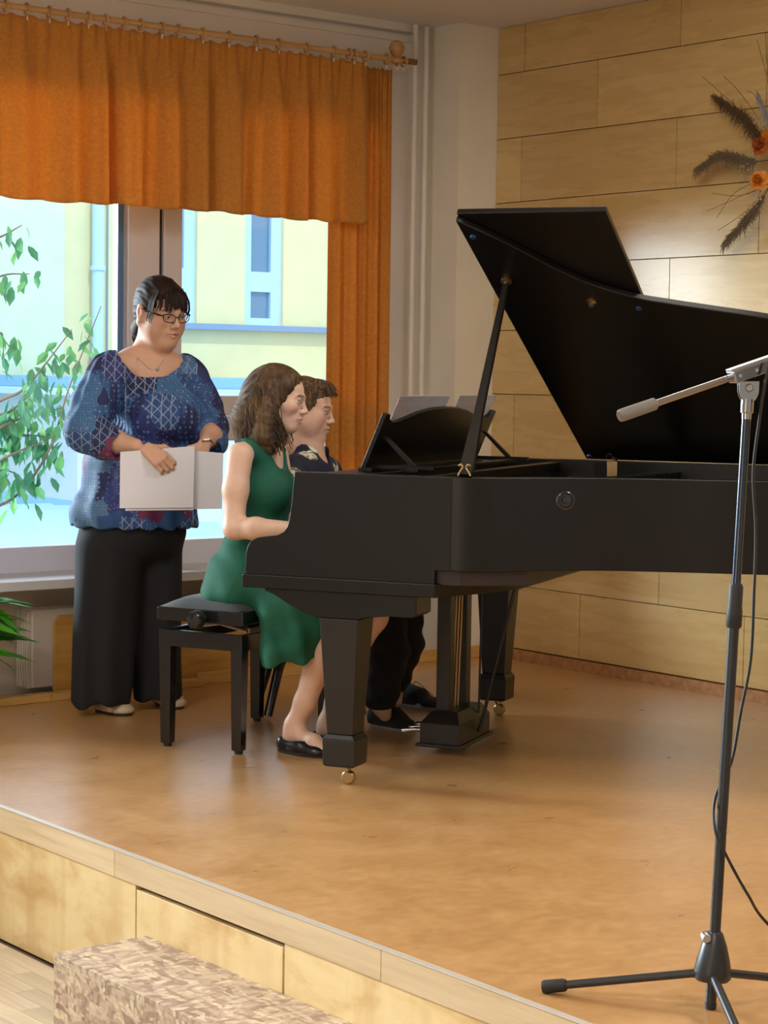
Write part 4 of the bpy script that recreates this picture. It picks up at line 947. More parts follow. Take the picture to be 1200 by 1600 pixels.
ln1 = n.math('LESS_THAN', n.math('FRACT', n.math('MULTIPLY', s1_, 24)), .10); ln2 = n.math('LESS_THAN', n.math('FRACT', n.math('MULTIPLY', s2_, 24)), .10); ln3 = n.math('LESS_THAN', n.math('FRACT', n.math('MULTIPLY', vx.outputs[0], 28)), .09)
lines = n.math('MAXIMUM', n.math('MAXIMUM', ln1, ln2), ln3)
gr1 = n.math('LESS_THAN', n.math('FRACT', n.math('MULTIPLY', vx.outputs[2], 95)), .35); gr2 = n.math('LESS_THAN', n.math('FRACT', n.math('MULTIPLY', vx.outputs[0], 95)), .35); grd = n.math('MULTIPLY', n.math('MAXIMUM', gr1, gr2), .35)
selA = n.math('LESS_THAN', B_, .33); selB = n.math('MULTIPLY', n.math('GREATER_THAN', B_, .33), n.math('LESS_THAN', B_, .6)); selC = n.math('GREATER_THAN', B_, .78)
pat = n.math('MULTIPLY', dots, selA); c = n.mix(n.math('MULTIPLY', pat, .55), basec, (.30,.40,.52)); c = n.mix(n.math('MULTIPLY', n.math('MULTIPLY', lines, selB), .65), c, (.42,.50,.62))
c = n.mix(n.math('MULTIPLY', n.math('MULTIPLY', d2, selC), .8), c, (.55,.45,.52)); c = n.mix(n.math('MULTIPLY', grd, n.math('GREATER_THAN', A_, .35)), c, (.015,.04,.14))
n.base(c); n.bump(n.noise(n.coord((1,1,.25)), 26, 3), .25, .004); M['blouse'] = m
G = SDF(axis(-.36, .44, .0055), axis(-.44, .36, .0058), axis(.63, 1.50, .0055))
woman_torso(G, -.006)
G.cap(L(216, 740, .02), L(212, 812, .02), .195, .232, k=.05, sq=((0, 1, 0), .86)); G.ell(L(204, 800, .02), (.235, .19, .12), k=.05)
G.path([(sh_r, .080), (L(146, 632, -.16), .082), (L(137, 672, -.20), .085), (L(165, 690, -.245), .064), (L(183, 697, -.29), .054)], k=.03)
G.path([(sh_l, .070), (L(318, 632, .07), .066), (L(331, 668, .02), .060), (L(332, 690, -.07), .055), (L(330, 700, -.13), .050)], k=.03)
G.cap(L(190, 699, -.305), L(215, 702, -.40), .046, .046, k=.004, mode='s'); G.cap(L(330, 703, -.145), L(326, 706, -.24), .040, .040, k=.004, mode='s')
G.ell(L(236, 545, -.05), (.130, .22, .116), k=.006, mode='s')
G.cut(L(210, 822, 0), (0.0, 0, -1))
def bfold(X, Y, Z):
    t = np.arctan2(Y - .0, X - .03); w = np.clip((1.02 - Z)/.3, 0, 1); w2 = np.clip((Z - 1.02)/.2, 0, 1)
    return -.006*w*np.sin(t*13 + 2*np.sin(Z*9)) - .0030*w2*np.sin(t*34 + 1.5*np.sin(Z*25)) + .002*np.sin(X*60 + Z*35)*np.sin(Z*50)
G.warp(bfold)
V, Fq = G.mesh(); np_mesh('blouse', V, Fq, M['blouse'], W.root, smooth=2)
MB().tube(nk, .0011, 5).build('necklace', M['steel'], W.root, smooth=True)
MB().lathe([(.001,-.002), (.009,-.001), (.009,.001), (.001,.002)], tuple(L(246, 577, -.178)), tuple(F), 14).build('pendant', M['steel'], W.root, smooth=True)
# trousers
m = mat('black_trousers', (.007,.007,.010), .85); M['trous'] = m
G = SDF(axis(-.32, .26, .006), axis(-.26, .30, .0065), axis(.022, .80, .0065))
G.ell(L(208, 828, .02), (.205, .17, .14), k=.05)
G.cap(L(172, 860, -.04), L(154, 1105, -.05), .135, .120, k=.03, sq=((0, 1, 0), .9)); G.cap(L(240, 860, .07), L(246, 1100, .12), .110, .105, k=.03, sq=((0, 1, 0), .9))
G.cut(L(160, 1095, 0), (-.0, 0, -1)); G.cut(L(210, 800, 0), (0, 0, 1))
G.warp(lambda X, Y, Z: -.007*np.clip((.72-Z)/.5, 0, 1)*np.sin(np.arctan2(Y+.0, X+.10)*6 + 1.2 + .8*np.sin(Z*5)) - .008*np.clip((.65-Z)/.5, 0, 1)*np.sin(X*62 + .6*np.sin(Z*7)))
V, Fq = G.mesh(); np_mesh('trousers', V, Fq, m, W.root, smooth=3)
def shoe(fig, heel, toe, m_, h=.05, w=.042, open_=True, sole=None, name='shoe', hh=.010):
    heel = np.array(heel); toe = np.array(toe); heel[2] = 0; toe[2] = 0; d = toe - heel; Ln = np.linalg.norm(d); d /= Ln; R_ = np.stack([d, np.cross((0,0,1), d), (0,0,1)], 1); mid = (heel+toe)/2
    lo = np.minimum(heel, toe) - .07; hi = np.maximum(heel, toe) + .07
    G = SDF(axis(lo[0], hi[0], .0035), axis(lo[1], hi[1], .0035), axis(-.01, .14, .0035))
    G.cap(heel + d*.035 + (0,0,.030), mid + (0,0,.028), .034 if open_ else .038, .032 if open_ else .037, k=.02); G.cap(mid + (0,0,.026), toe - d*.05 + (0,0,.020), .034, w*.86, k=.03, sq=((0,0,1), .62)); G.ell(toe - d*.048 + (0,0,.018), (.050, w, .022), R_, .02)
    if not open_: G.cap(heel + d*.05 + (0,0,.055), mid + d*.02 + (0,0,.040), .042, .038, k=.025)
    if open_: G.ell(heel + d*Ln*.36 + (0,0,.062), (Ln*.30, .030, .034), R_, .006, 's')
    else: G.cap(heel + d*.050 + (0,0,.112), heel + d*.047 + (0,0,.15), .030, .036, k=.006, mode='s')
    G.cut((0,0,hh), (0,0,-1)); V, Fq = G.mesh(); o = np_mesh(name, V, Fq, m_, fig.root, smooth=1)
    sm_ = sole or M['rubber']; pts = []
    nv = 28
    for i in range(nv):
        a = 2*pi*i/nv; ca, sa = math.cos(a), math.sin(a); ww = .030 + (w - .030 + .003)*np.clip(ca*.8+.5, 0, 1); p = mid + d*ca*(Ln/2 - .0) + R_[:, 1]*sa*ww; pts.append((p[0], p[1]))
    MB().prism(pts, .0, hh + .012 if sole else hh + .002, lambda u, v, h: (u, v, h)).build('sole', sm_, o, bevel=.004)
    return o
M['beige'] = mat('beige_leather', (.55,.44,.30), .5)
shoe(W, L(150, 1098, .02), L(204, 1112, -.10), M['beige'], open_=False); shoe(W, L(245, 1088, .22), L(282, 1100, .06), M['beige'], open_=False)
MB().tube([tuple(L(313, 694, -.245)), tuple(L(318, 687, -.262)), tuple(L(327, 686, -.25)), tuple(L(333, 692, -.22))], .0028, 8).build('bracelet', M['chrome'], W.root, smooth=True)
# the papers she holds
def paper(name, label, corners, bend, m_, grp=None, loc=None):
    c = [Vector(p) for p in corners]; o0 = c[0]; N, K = 14, 6; vs = []
    nn = (c[1]-c[0]).cross(c[3]-c[0]).normalized()
    for side in (0, 1):
        for j in range(K+1):
            for i in range(N+1):
                u, v = i/N, j/K; p = (c[0]*(1-u)+c[1]*u)*(1-v) + (c[3]*(1-u)+c[2]*u)*v
                vs.append(tuple(p - o0 + nn*(bend*math.sin(pi*u)*.5 + bend*.4*math.sin(2*pi*u + v) + side*.0018)))
    S = (N+1)*(K+1); fs = []
    for side in (0, 1): fs += [(side*S+j*(N+1)+i, side*S+j*(N+1)+i+1, side*S+(j+1)*(N+1)+i+1, side*S+(j+1)*(N+1)+i) for j in range(K) for i in range(N)]
    for i in range(N):
        for j in (0, K): k = j*(N+1)+i; fs.append((k, k+1, k+1+S, k+S))
    for j in range(K):
        for i in (0, N): k = j*(N+1)+i; fs.append((k, k+N+1, k+N+1+S, k+S))
    me = bpy.data.meshes.new(name); me.from_pydata(vs, [], fs); me.polygons.foreach_set('use_smooth', [False]*len(fs)); me.materials.append(m_)
    o = link(name, me); Rz = Matrix.Rotation(CYAW, 4, 'Z'); o.matrix_world = Matrix.Translation(Vector(W.o)) @ Rz @ Matrix.Translation(o0)
    return tag(o, label, 'paper', grp)
wp = L
paper('paper_sheet', 'front white paper sheets held in both hands by the standing woman', [wp(188, 706, -.385), wp(304, 697, -.325), wp(302, 793, -.335), wp(187, 794, -.395)], .006, M['paper'])
paper('paper_sheet', 'white sheet held at the right, behind the front sheets in the woman\'s hands', [wp(290, 703, -.325), wp(349, 708, -.255), wp(347, 795, -.265), wp(270, 796, -.338)], .004, M['paper'])
paper('paper_sheet', 'rear white sheet peeking out below the held papers', [wp(200, 712, -.372), wp(300, 706, -.318), wp(302, 797, -.326), wp(196, 798, -.384)], .004, M['paper'])
# ------------------------------------------------------------------ the seated girl
Gf = Fig('person', 'girl with wavy brown hair in a sleeveless green dress seated at the piano', 'person', 400, 7.10, None)
L = Gf.L; s = .95
hf = _unit((.985, -.10, -.17)); hc = L(434, 623, 0); HR = frame(hf, (.05, .05, 1))
def girl_torso(G, e, kk=.04):
    G.path([(L(408, 722, 0), .080-e), (L(409, 770, 0), .092-e), (L(402, 830, 0), .084-e), (L(388, 888, 0), .105-e)], k=kk, sq=(_unit((-.38, -.92, 0)), 1.30))
    G.cap(L(384, 705, -.12), L(428, 705, .12), .040-e, .038-e, k=kk)
    G.ell(L(430, 768, -.075), (.052-e, .052-e, .055-e), k=.03); G.ell(L(442, 768, .04), (.05-e, .05-e, .055-e), k=.03)
G = SDF(axis(-.20, .52, .0058, [(-.02, .17, .0026)]), axis(-.40, .30, .0060, [(-.12, .12, .0028), (-.38, -.22, .0042)]), axis(-.005, 1.44, .006, [(.0, .12, .0045), (1.06, 1.40, .0026)]))
girl_torso(G, .006)
G.ell(L(384, 905, 0), (.115, .155, .09), k=.04)
sh, el, wr = L(375, 712, -.165), L(366, 826, -.205), L(460, 826, -.285)
G.path([(sh, .046), (L(368, 765, -.185), .041), (el, .036)], k=.03); G.path([(el, .036), (L(400, 826, -.235), .037), (wr, .023)], k=.02)
sl, e2, w2 = L(432, 712, .16), L(452, 815, .19), L(520, 826, .08)
G.path([(sl, .044), (e2, .035), (w2, .023)], k=.03)
hand(G, L(466, 826, -.29), (.9, -.38, -.05), (0, 0, -1), -1, .86, (.35, .38, .4, .45), .3); hand(G, L(524, 826, .07), (.9, -.36, -.05), (0, 0, -1), 1, .86, (.35, .38, .4, .45), .3)
G.path([(L(412, 700, 0), .058), (L(424, 672, 0), .048)], k=.035)
T = head(G, hc, HR, s)
G.cap(T(-.02, 0, -.05), T(-.035, 0, -.13), .050, .048, k=.03)
k1, a1, k2, a2 = L(545, 955, -.24), L(460, 1132, -.13), L(580, 962, -.08), L(512, 1128, -.02)
for hp, kn, an, toe in ((L(392, 912, -.10), k1, a1, L(508, 1164, -.24)), (L(396, 912, .08), k2, a2, L(560, 1158, -.12))):
    G.path([(hp, .088), (kn, .058)], k=.04); md = kn*.62 + an*.38 + np.array([-.022, .005, 0]); G.path([(kn, .055), (md, .052), (kn*.2 + an*.8, .036), (an, .032)], k=.025)
    G.cap(an, an + np.array([-.012, 0, -.045]), .031, .026, k=.02); tp0 = np.array([toe[0], toe[1], .024]); G.cap(an + np.array([0, 0, -.03]), an*.35 + tp0*.65, .030, .024, k=.03); G.cap(an*.35 + tp0*.65, tp0*.9 + an*.1*np.array([1,1,0]), .026, .02, k=.02)
V, Fq = G.mesh(); SK = (.74, .50, .38)
paint = face_paint(T, HR, s, (.16,.09,.05), (.62,.25,.22), (.82,.40,.34), .4) + [(el, (.05, .05, .05), (.80,.42,.32), .4), (k1, (.06,.06,.06), (.76,.36,.26), .4)]
np_mesh('body', V, Fq, M['skin'], Gf.root, paint, SK, 1); eyes(Gf, T, HR, s, _unit(hf + np.array([.0, -.02, -.25])))
# dress
m = mat('green_dress', (.005,.115,.065), .8); n = NT(m); n.base(n.ramp(n.noise(n.coord(), 14, 3), [(.3, (.003,.085,.050)), (.7, (.006,.12,.07))])); n.bump(n.noise(n.coord(), 300, 2), .15, .001); M['green'] = m
G = SDF(axis(-.24, .42, .0048), axis(-.34, .32, .0055), axis(.30, 1.16, .0048))
girl_torso(G, -.006)
G.ell(L(381, 900, 0), (.132, .172, .100), k=.05); G.ell(L(373, 926, 0), (.135, .18, .07), k=.04)
G.path([(L(392, 912, -.10), .100), (L(520, 948, -.225), .075)], k=.04); G.path([(L(396, 912, .08), .100), (L(540, 950, -.10), .075)], k=.04)
G.path([(L(442, 948, -.20), .055), (L(440, 1010, -.225), .050), (L(444, 1060, -.225), .046)], k=.04, sq=(_unit((.93, -.37, 0)), 1.25)); G.path([(L(485, 952, -.22), .05), (L(480, 1060, -.23), .044)], k=.05); G.path([(L(520, 960, -.14), .05), (L(500, 1060, -.15), .04)], k=.05)
G.path([(L(445, 950, .06), .05), (L(450, 1060, .04), .045)], k=.05)
G.cut(L(460, 1034, -.2), (.06, 0, -1), k=.003)
# arm holes, neck scoop, and the flat edge of the shoulder straps
G.ell(L(371, 735, -.215), (.036, .055, .105), k=.010, mode='s'); G.ell(L(440, 735, .215), (.036, .055, .105), k=.010, mode='s')
G.ell(L(372, 705, -.165), (.030, .052, .05), k=.010, mode='s'); G.ell(L(440, 702, .165), (.030, .052, .05), k=.010, mode='s')
G.path([(L(424, 690, -.03), .062), (L(441, 715, -.035), .040)], k=.006, mode='s', sq=((0, 1, 0), 1.15)); G.ell(L(412, 680, 0), (.068, .066, .05), k=.006, mode='s')
def gfold(X, Y, Z):
    w = np.clip((.60 - Z)/.18, 0, 1); w1 = np.clip((Z - .58)/.1, 0, 1)*np.clip((.80 - Z)/.1, 0, 1)
    return -.0100*w*np.sin(X*58 + Z*8 + 1.0 + np.sin(Y*20)) - .006*w*np.sin(X*25 - Z*38) - .003*w1*np.sin(Z*62 + X*45)
G.warp(gfold)
V, Fq = G.mesh(); np_mesh('dress', V, Fq, M['green'], Gf.root, smooth=2)
sh1 = shoe(Gf, L(434, 1160, -.12), L(512, 1172, -.235), M['rubber'] if False else mat('black_pump', (.008,.008,.010), .3), w=.037); shoe(Gf, L(486, 1148, -.01), L(566, 1158, -.12), mat('black_pump', (.008,.008,.010), .3), w=.037)
# wavy shoulder-length hair
M['hair_brown'] = m_hair('brown_wavy_hair', (.060,.036,.020), (.21,.125,.055), 40)
G = HG(L(420, 645, 0), .24, .0036)
hell(G, T, HR, s, (-.018, 0, .028), (.108, .090, .100)); hell(G, T, HR, s, (-.06, 0, -.03), (.070, .082, .09), .03)
for q in (-1, 1):
    G.path([(T(-.012, q*.070, .055), .026), (T(-.026, q*.086, -.01), .030), (T(-.020, q*.095, -.075), .038), (T(-.015, q*.090, -.145), .044), (T(.004, q*.078, -.185), .034)], k=.03)
G.path([(T(-.065, 0, .0), .065), (T(-.085, 0, -.09), .066), (T(-.085, 0, -.17), .045)], k=.03)

for q in (-1, 1): G.cap(T(.045, q*.045, .090), T(.036, q*.066, .058), .020, .016, k=.02)
hell(G, T, HR, s, (.094, 0, -.025), (.082, .092, .098), .008, 's'); hell(G, T, HR, s, (.065, 0, -.14), (.07, .060, .09), .01, 's')
groove(G, HR, hc, .0014, 18)
V, Fq = G.mesh(); np_mesh('hair', V, Fq, M['hair_brown'], Gf.root, smooth=1)
r_ = np.random.RandomState(9); cu_ = []
for i in range(520):
    q = -1 if r_.rand() < .62 else 1
    f = r_.rand()                                           # 0 front lock ... 1 back of the head
    x0 = .086 - .15*(f*.6 + .4*r_.rand()); zt_ = .026 + .103*math.sqrt(max(.05, 1 - ((x0 + .014)/.116)**2))
    px = .016 - .118*f; py = q*(.064 + .034*math.sin(pi*min(1, f*1.05)))*(1 if f < .8 else (1-f)/.2*.9+.1)
    ln_ = r_.uniform(.13, .215) + .02*f; wa = r_.uniform(.004, .011); fq = r_.uniform(32, 48); ph_ = r_.uniform(0, 6.28); pts = []
    sw_ = r_.uniform(-.008, .016); thick = r_.uniform(.0, .010)
    for t in np.linspace(0, 1, 22):
        if t < .35:
            u = t/.35; z = zt_ - (zt_ - .035)*u**1.7; x = x0 + (px - x0)*u; y = q*.008 + (py*1.06 - q*.008)*math.sin(u*pi/2)**.8
        else:
            u = (t-.35)/.65; z = .035 - ln_*u*1.12; x = px + (-.008 + .060*(1-f)*u*u) + sw_*u; y = py*1.06 + q*(.016*math.sin(u*pi*.9) + thick)
        w_ = wa*np.clip((t-.2)*1.8, 0, 1)
        pts.append(Vector(T(x + w_*math.sin(fq*z*1.3 + ph_)*1.1, y + w_*math.cos(fq*z*1.3 + ph_), z)))
    cu_.append(pts)
strands('hair_locks', cu_, .0019, M['hair_brown'], Gf.root)

# ------------------------------------------------------------------ the seated boy
Bf = Fig('person', 'short-haired boy in a navy shirt with cream flowers seated beside the girl', 'person', 480, 7.66, None)
L = Bf.L; s = .98
hf = _unit((.975, -.15, -.16)); hc = L(478, 640, 0); HR = frame(hf, (.05, .03, 1))
def boy_torso(G, e, kk=.04):
    G.path([(L(480, 748, 0), .095-e), (L(474, 800, 0), .100-e), (L(466, 880, 0), .11-e)], k=kk, sq=(_unit((-.36, -.93, 0)), 1.35)); G.cap(L(462, 735, -.13), L(508, 735, .12), .052-e, .050-e, k=kk)
G = SDF(axis(-.18, .60, .006, [(-.04, .17, .0026)]), axis(-.42, .42, .0062, [(-.12, .12, .0028)]), axis(-.005, 1.36, .006, [(1.02, 1.32, .0026)]))
boy_torso(G, .008); G.ell(L(468, 890, 0), (.12, .15, .10), k=.04)
for a_, b_, c_ in ((L(458, 742, -.17), L(452, 815, -.20), L(520, 828, -.29)), (L(512, 742, .15), L(525, 815, .18), L(590, 822, .06))): G.path([(a_, .048), (b_, .038), (c_, .026)], k=.03); hand(G, c_ + np.array([.01, 0, 0]), (.9, -.38, -.05), (0, 0, -1), -1 if a_[1] < 0 else 1, .9, (.35, .38, .4, .45), .3)
G.path([(L(484, 728, 0), .062), (L(484, 690, 0), .055)], k=.03)
T = head(G, hc, HR, s, fat=.004)
G.cap(T(-.02, 0, -.05), T(-.03, 0, -.13), .054, .056, k=.03)
bk1, ba1, bk2, ba2 = L(602, 935, -.30), L(596, 1103, -.24), L(632, 930, -.02), L(614, 1082, .24)
for hp, kn, an in ((L(472, 895, -.09), bk1, ba1), (L(476, 895, .09), bk2, ba2)): G.path([(hp, .085), (kn, .062), (an, .036)], k=.03); G.cap(an, an + np.array([.015, -.008, -.035]), .030, .022, k=.02)
V, Fq = G.mesh()
paint = face_paint(T, HR, s, (.20,.11,.06), (.66,.30,.26), (.80,.36,.30), .6)
np_mesh('body', V, Fq, M['skin'], Bf.root, paint, (.72, .46, .34), 1); eyes(Bf, T, HR, s, _unit(hf + np.array([.0, -.02, -.2])))
m = mat('flower_shirt', (.01,.015,.04), .75); n = NT(m); v = n.coord(); 
ds = n.n('TexNoise'); ds.inputs['Scale'].default_value = 16; ds.inputs['Detail'].default_value = 2; n.l(v, ds.inputs['Vector'])
dv = n.n('VectorMath', operation='SCALE'); dv.inputs['Scale'].default_value = .055; n.l(ds.outputs['Color'], dv.inputs[0]); av = n.n('VectorMath', operation='ADD'); n.l(v, av.inputs[0]); n.l(dv.outputs[0], av.inputs[1])
fl = n.ramp(n.voro(av.outputs[0], 9.5, rand=.9), [(.34, 1.0), (.37, 0.0)]); ve = n.ramp(n.noise(av.outputs[0], 60, 3), [(.44, 0.0), (.5, 1.0)])
c = n.mix(fl, (.010,.014,.040), n.mix(ve, (.16,.17,.10), (.74,.72,.56))); n.base(c); M['flower'] = m
G = SDF(axis(-.20, .26, .005), axis(-.34, .32, .0055), axis(.40, 1.10, .005))
boy_torso(G, -.010); G.cap(L(468, 880, 0), L(466, 905, 0), .12, .125, k=.03, sq=(_unit((-.36, -.93, 0)), 1.35))
G.cap(L(458, 742, -.17), L(453, 800, -.195), .062, .060, k=.02); G.cap(L(512, 742, .15), L(523, 800, .175), .060, .058, k=.02)
G.cap(L(484, 726, 0), L(485, 708, 0), .075, .070, k=.012)
G.cap(L(487, 716, 0), L(487, 670, 0), .062, .062, k=.004, mode='s'); G.ell(L(505, 712, -.03), (.035, .035, .040), k=.006, mode='s')
G.cut(L(465, 905, 0), (0, 0, -1)); G.warp(lambda X, Y, Z: -.003*np.sin(X*40 + Z*45)*np.sin(Y*30 + Z*22)); G.cap(L(452, 812, -.20), L(452, 840, -.20), .05, .05, k=.002, mode='s')
V, Fq = G.mesh(); np_mesh('shirt', V, Fq, M['flower'], Bf.root, smooth=1)
G = SDF(axis(-.20, .52, .006), axis(-.46, .42, .0065), axis(.05, .66, .006))
G.ell(L(468, 895, 0), (.135, .165, .105), k=.04)
for hp, kn, an, ex_ in ((L(472, 895, -.09), bk1, ba1, (.0, 0, .03)), (L(476, 895, .09), bk2, ba2, (.0, 0, .04))): G.path([(hp, .098), (kn, .075), ((kn+an)/2 + np.array([.02, 0, 0]), .072), (an + np.array(ex_), .062)], k=.03); G.cut(an + np.array(ex_) + np.array([0, 0, -.035]), (0, 0, -1), lo=an - .12, hi=an + .12)
G.warp(lambda X, Y, Z: -.004*np.sin(X*30 + Z*70)*np.clip((.5-Z)/.2, 0, 1))
V, Fq = G.mesh(); np_mesh('trousers', V, Fq, M['trous'], Bf.root, smooth=2)
M['sneaker'] = mat('black_knit_sneaker', (.013,.013,.016), .8)
for hl, to in ((L(578, 1136, -.13), L(645, 1150, -.26)), (L(604, 1098, .40), L(694, 1110, .22))):
    o = shoe(Bf, hl, to, M['sneaker'], w=.045, open_=False, sole=mat('grey_sole', (.32,.31,.30), .6), hh=.012)
    hl = np.array([hl[0], hl[1], 0]); to = np.array([to[0], to[1], 0]); d = _unit(to - hl); sd = np.array([-d[1], d[0], 0]); md = hl*.42 + to*.58
    lc = MB()
    for k in range(5):
        c0 = md + d*(-.035 + .017*k) + np.array([0, 0, .080 - .0085*k]); lc.tube([tuple(c0 - sd*.022 - (0,0,.006)), tuple(c0 + (0,0,.002)), tuple(c0 + sd*.022 + d*.008 - (0,0,.006))], .0022, 6)
    c0 = md - d*.035 + np.array([0, 0, .083])
    for q in (-1, 1): lc.tube(spline([tuple(c0), tuple(c0 + sd*q*.02 + (0,0,.012)), tuple(c0 + sd*q*.035 + d*.03 - (0,0,.012)), tuple(c0 + sd*q*.04 + d*.07 - (0,0,.04))], 5), .0016, 6)
    lc.build('laces', M['rubber'], o, smooth=True)

# short hair with the front swept up
M['hair_short'] = m_hair('short_brown_hair', (.075,.042,.022), (.28,.165,.07), 50)
G = HG(L(478, 625, 0), .19, .003)
hell(G, T, HR, s, (-.018, 0, .032), (.104, .084, .096)); hell(G, T, HR, s, (-.055, 0, -.01), (.058, .068, .07), .03)
hell(G, T, HR, s, (.050, 0, .088), (.052, .052, .028), .03)
for q in (-1, 1): G.cap(T(.020, q*.070, .045), T(.006, q*.076, .000), .016, .009, k=.015)
hell(G, T, HR, s, (.100, 0, -.030), (.090, .100, .098), .010, 's'); hell(G, T, HR, s, (.03, 0, -.12), (.14, .10, .085), .01, 's')
groove(G, HR, hc, .0010, 24)
V, Fq = G.mesh(); np_mesh('hair', V, Fq, M['hair_short'], Bf.root, smooth=1)
r_ = np.random.RandomState(4); cu_ = []
for i in range(330):
    y = r_.uniform(-.062, .062); x0 = r_.uniform(-.05, .055); z0_ = .122 - .10*(y/.09)**2*.6 - max(0, -x0)*.25; ln_ = r_.uniform(.035, .06)
    cu_.append([Vector(T(x0, y, z0_ - .006)), Vector(T(x0 + ln_*.5, y*.96, z0_ + .004 - max(0, x0)*.12)), Vector(T(x0 + ln_, y*.93 - .004, z0_ - .006 - max(0, x0+.02)*.35 + r_.uniform(-.004, .006)))])
for i in range(230):
    q = -1 if r_.rand() < .6 else 1; a = r_.uniform(-.075, .045); zt_ = .085 - max(0, a)*.3
    zb_ = zt_ - r_.uniform(.04, .085); cu_.append([Vector(T(a, q*.066, zt_)), Vector(T(a - .006, q*.080, (zt_+zb_)/2 + .012)), Vector(T(a - .014, q*.081, max(zb_, -.045 if a < -.02 else .0)))])
strands('hair_locks', cu_, .0017, M['hair_short'], Bf.root)
# ================================================================== microphone stand in front, with its cable
MD = 4.18
mb_ = at(1110, 1572, MD); base_ = np.array([mb_[0], mb_[1], 0.0]); top_ = at(1167, 640, MD)
def mloc(p): return tuple(np.array(p) - base_)
ms = thing('microphone_stand', 'black and chrome microphone stand with a boom arm standing in front of the piano', 'microphone stand', tuple(base_))
ax = Vector(tuple(top_ - base_)); axn = ax.normalized()
def mp(t): return Vector((0, 0, 0)) + ax*t
def atz(z): return ax*(z/ax.z)
MB().tube([atz(.012), atz(.80)], .0115, 18).build('lower_tube', M['matte'], ms, smooth=True)
MB().tube([atz(.002), atz(.014)], [.012, .0125], 18).build('end_cap', M['rubber'], ms, smooth=True)
MB().lathe([(.001, 0), (.0135, 0), (.0165, .004), (.0165, .035), (.0150, .045), (.0150, .085), (.0125, .092), (.001, .092)], tuple(atz(.79)), tuple(axn)).build('clutch', M['rubber'], ms, smooth=True)
MB().tube([atz(.87), atz(1.255)], .0095, 18).build('upper_tube', mat('dark_chrome', (.07,.08,.10), .22, 1), ms, smooth=True)
MB().lathe([(.001, 0), (.010, 0), (.0105, .012), (.0135, .014), (.0135, .042), (.001, .042)], tuple(atz(1.222)), tuple(axn)).build('collar', M['chrome'], ms, smooth=True)
hb = MB().lathe([(.001, .060), (.033, .060), (.0385, .066), (.039, .078), (.034, .105), (.026, .135), (.017, .158), (.014, .162), (.001, .162)], (0, 0, 0), tuple(axn), 28).build('hub', M['matte'], ms, smooth=True)
e_ = -CV
MB().lathe([(.001, -.012), (.0105, -.012), (.0105, .008), (.008, .012), (.001, .012)], tuple(atz(.152) + Vector(tuple(-CU*.020 + e_*.012))), tuple(e_), 18).build('bolt', M['steel'], hb, smooth=True)
for px, py in ((852, 1552), (1420, 1535), (1262, 1795)):
    f = Vector(mloc(on(px, py, 2, 0.0))); f.z = .014; d = f.copy(); d.z = 0; Ld = d.length; d.normalize(); hz = Vector((d.x*.030, d.y*.030, .074)); f = d*min(Ld, .335) + Vector((0, 0, .014)) if px != 852 else f
    lg = MB().tube([hz, f*.93 + hz*.07], .009, 12).build('leg', M['matte'], ms, smooth=True)
    dv_ = (f - hz).normalized(); MB().lathe([(.001, -.045), (.012, -.045), (.014, -.040), (.0145, .0), (.013, .006), (.001, .006)], tuple(f), tuple(dv_), 14).build('rubber_foot', M['rubber'], lg, smooth=True)
    MB().tube([hz + Vector((0, 0, .0)), hz*.9 + Vector((0, 0, .004))], .012, 10).build('leg_socket', M['matte'], lg, smooth=True)
# T-joint, boom
J = Vector(mloc(at(1169, 606, MD))); B0 = Vector(mloc(at(968, 650, MD - .12))); B1 = Vector(mloc(at(1148, 588, MD - .01))); bd = (B1 - B0).normalized(); Bm = Vector(mloc(at(1024, 631, MD - .083)))
B2 = B1 + bd*.62
MB().tube([B0 + bd*.04, B2], .0072, 16).build('boom', M['chrome'], ms, smooth=True)
MB().lathe([(.001, 0), (.011, 0), (.0128, .002), (.0132, .01), (.0128, (Bm-B0).length - .004), (.009, (Bm-B0).length), (.001, (Bm-B0).length)], tuple(B0), tuple(bd), 22).build('grip', M['grip'], ms, smooth=True)
MB().lathe([(.001, -.0012), (.0095, -.001), (.0095, .0), (.001, .001)], tuple(B0), tuple(bd), 20).build('grip_cap', M['chrome'], ms, smooth=True)
sdv = bd.cross(Vector((0, 0, 1))).normalized(); upv = sdv.cross(bd)
def oriented(name, c, l, w, h, m_, bev=.002, b2=None, par=ms):
    d0 = b2 or bd; s0_ = d0.cross(Vector((0, 0, 1))).normalized(); u0 = s0_.cross(d0); vs = []
    for z in (-h, h):
        for x, y in ((-l, -w), (l, -w), (l, w), (-l, w)): vs.append(tuple(c + d0*x + s0_*y + u0*z))
    o = MB(); o._add(vs, box_faces(0)); return o.build(name, m_, par, bevel=bev)
CB = Vector(mloc(at(1180, 577, MD)))
cl = oriented('clamp', CB, .062, .014, .013, M['chrome'], .003); oriented('clamp_rail', CB + upv*.015, .064, .011, .003, M['steel'], .001)
for k in (-.042, .0): MB().lathe([(.001, 0), (.004, 0), (.0035, .003), (.001, .003)], tuple(CB + bd*k - sdv*.0 + Vector(tuple(e_*.014)) - upv*.002), tuple(e_), 12).build('rivet', M['steel'], cl, smooth=True)
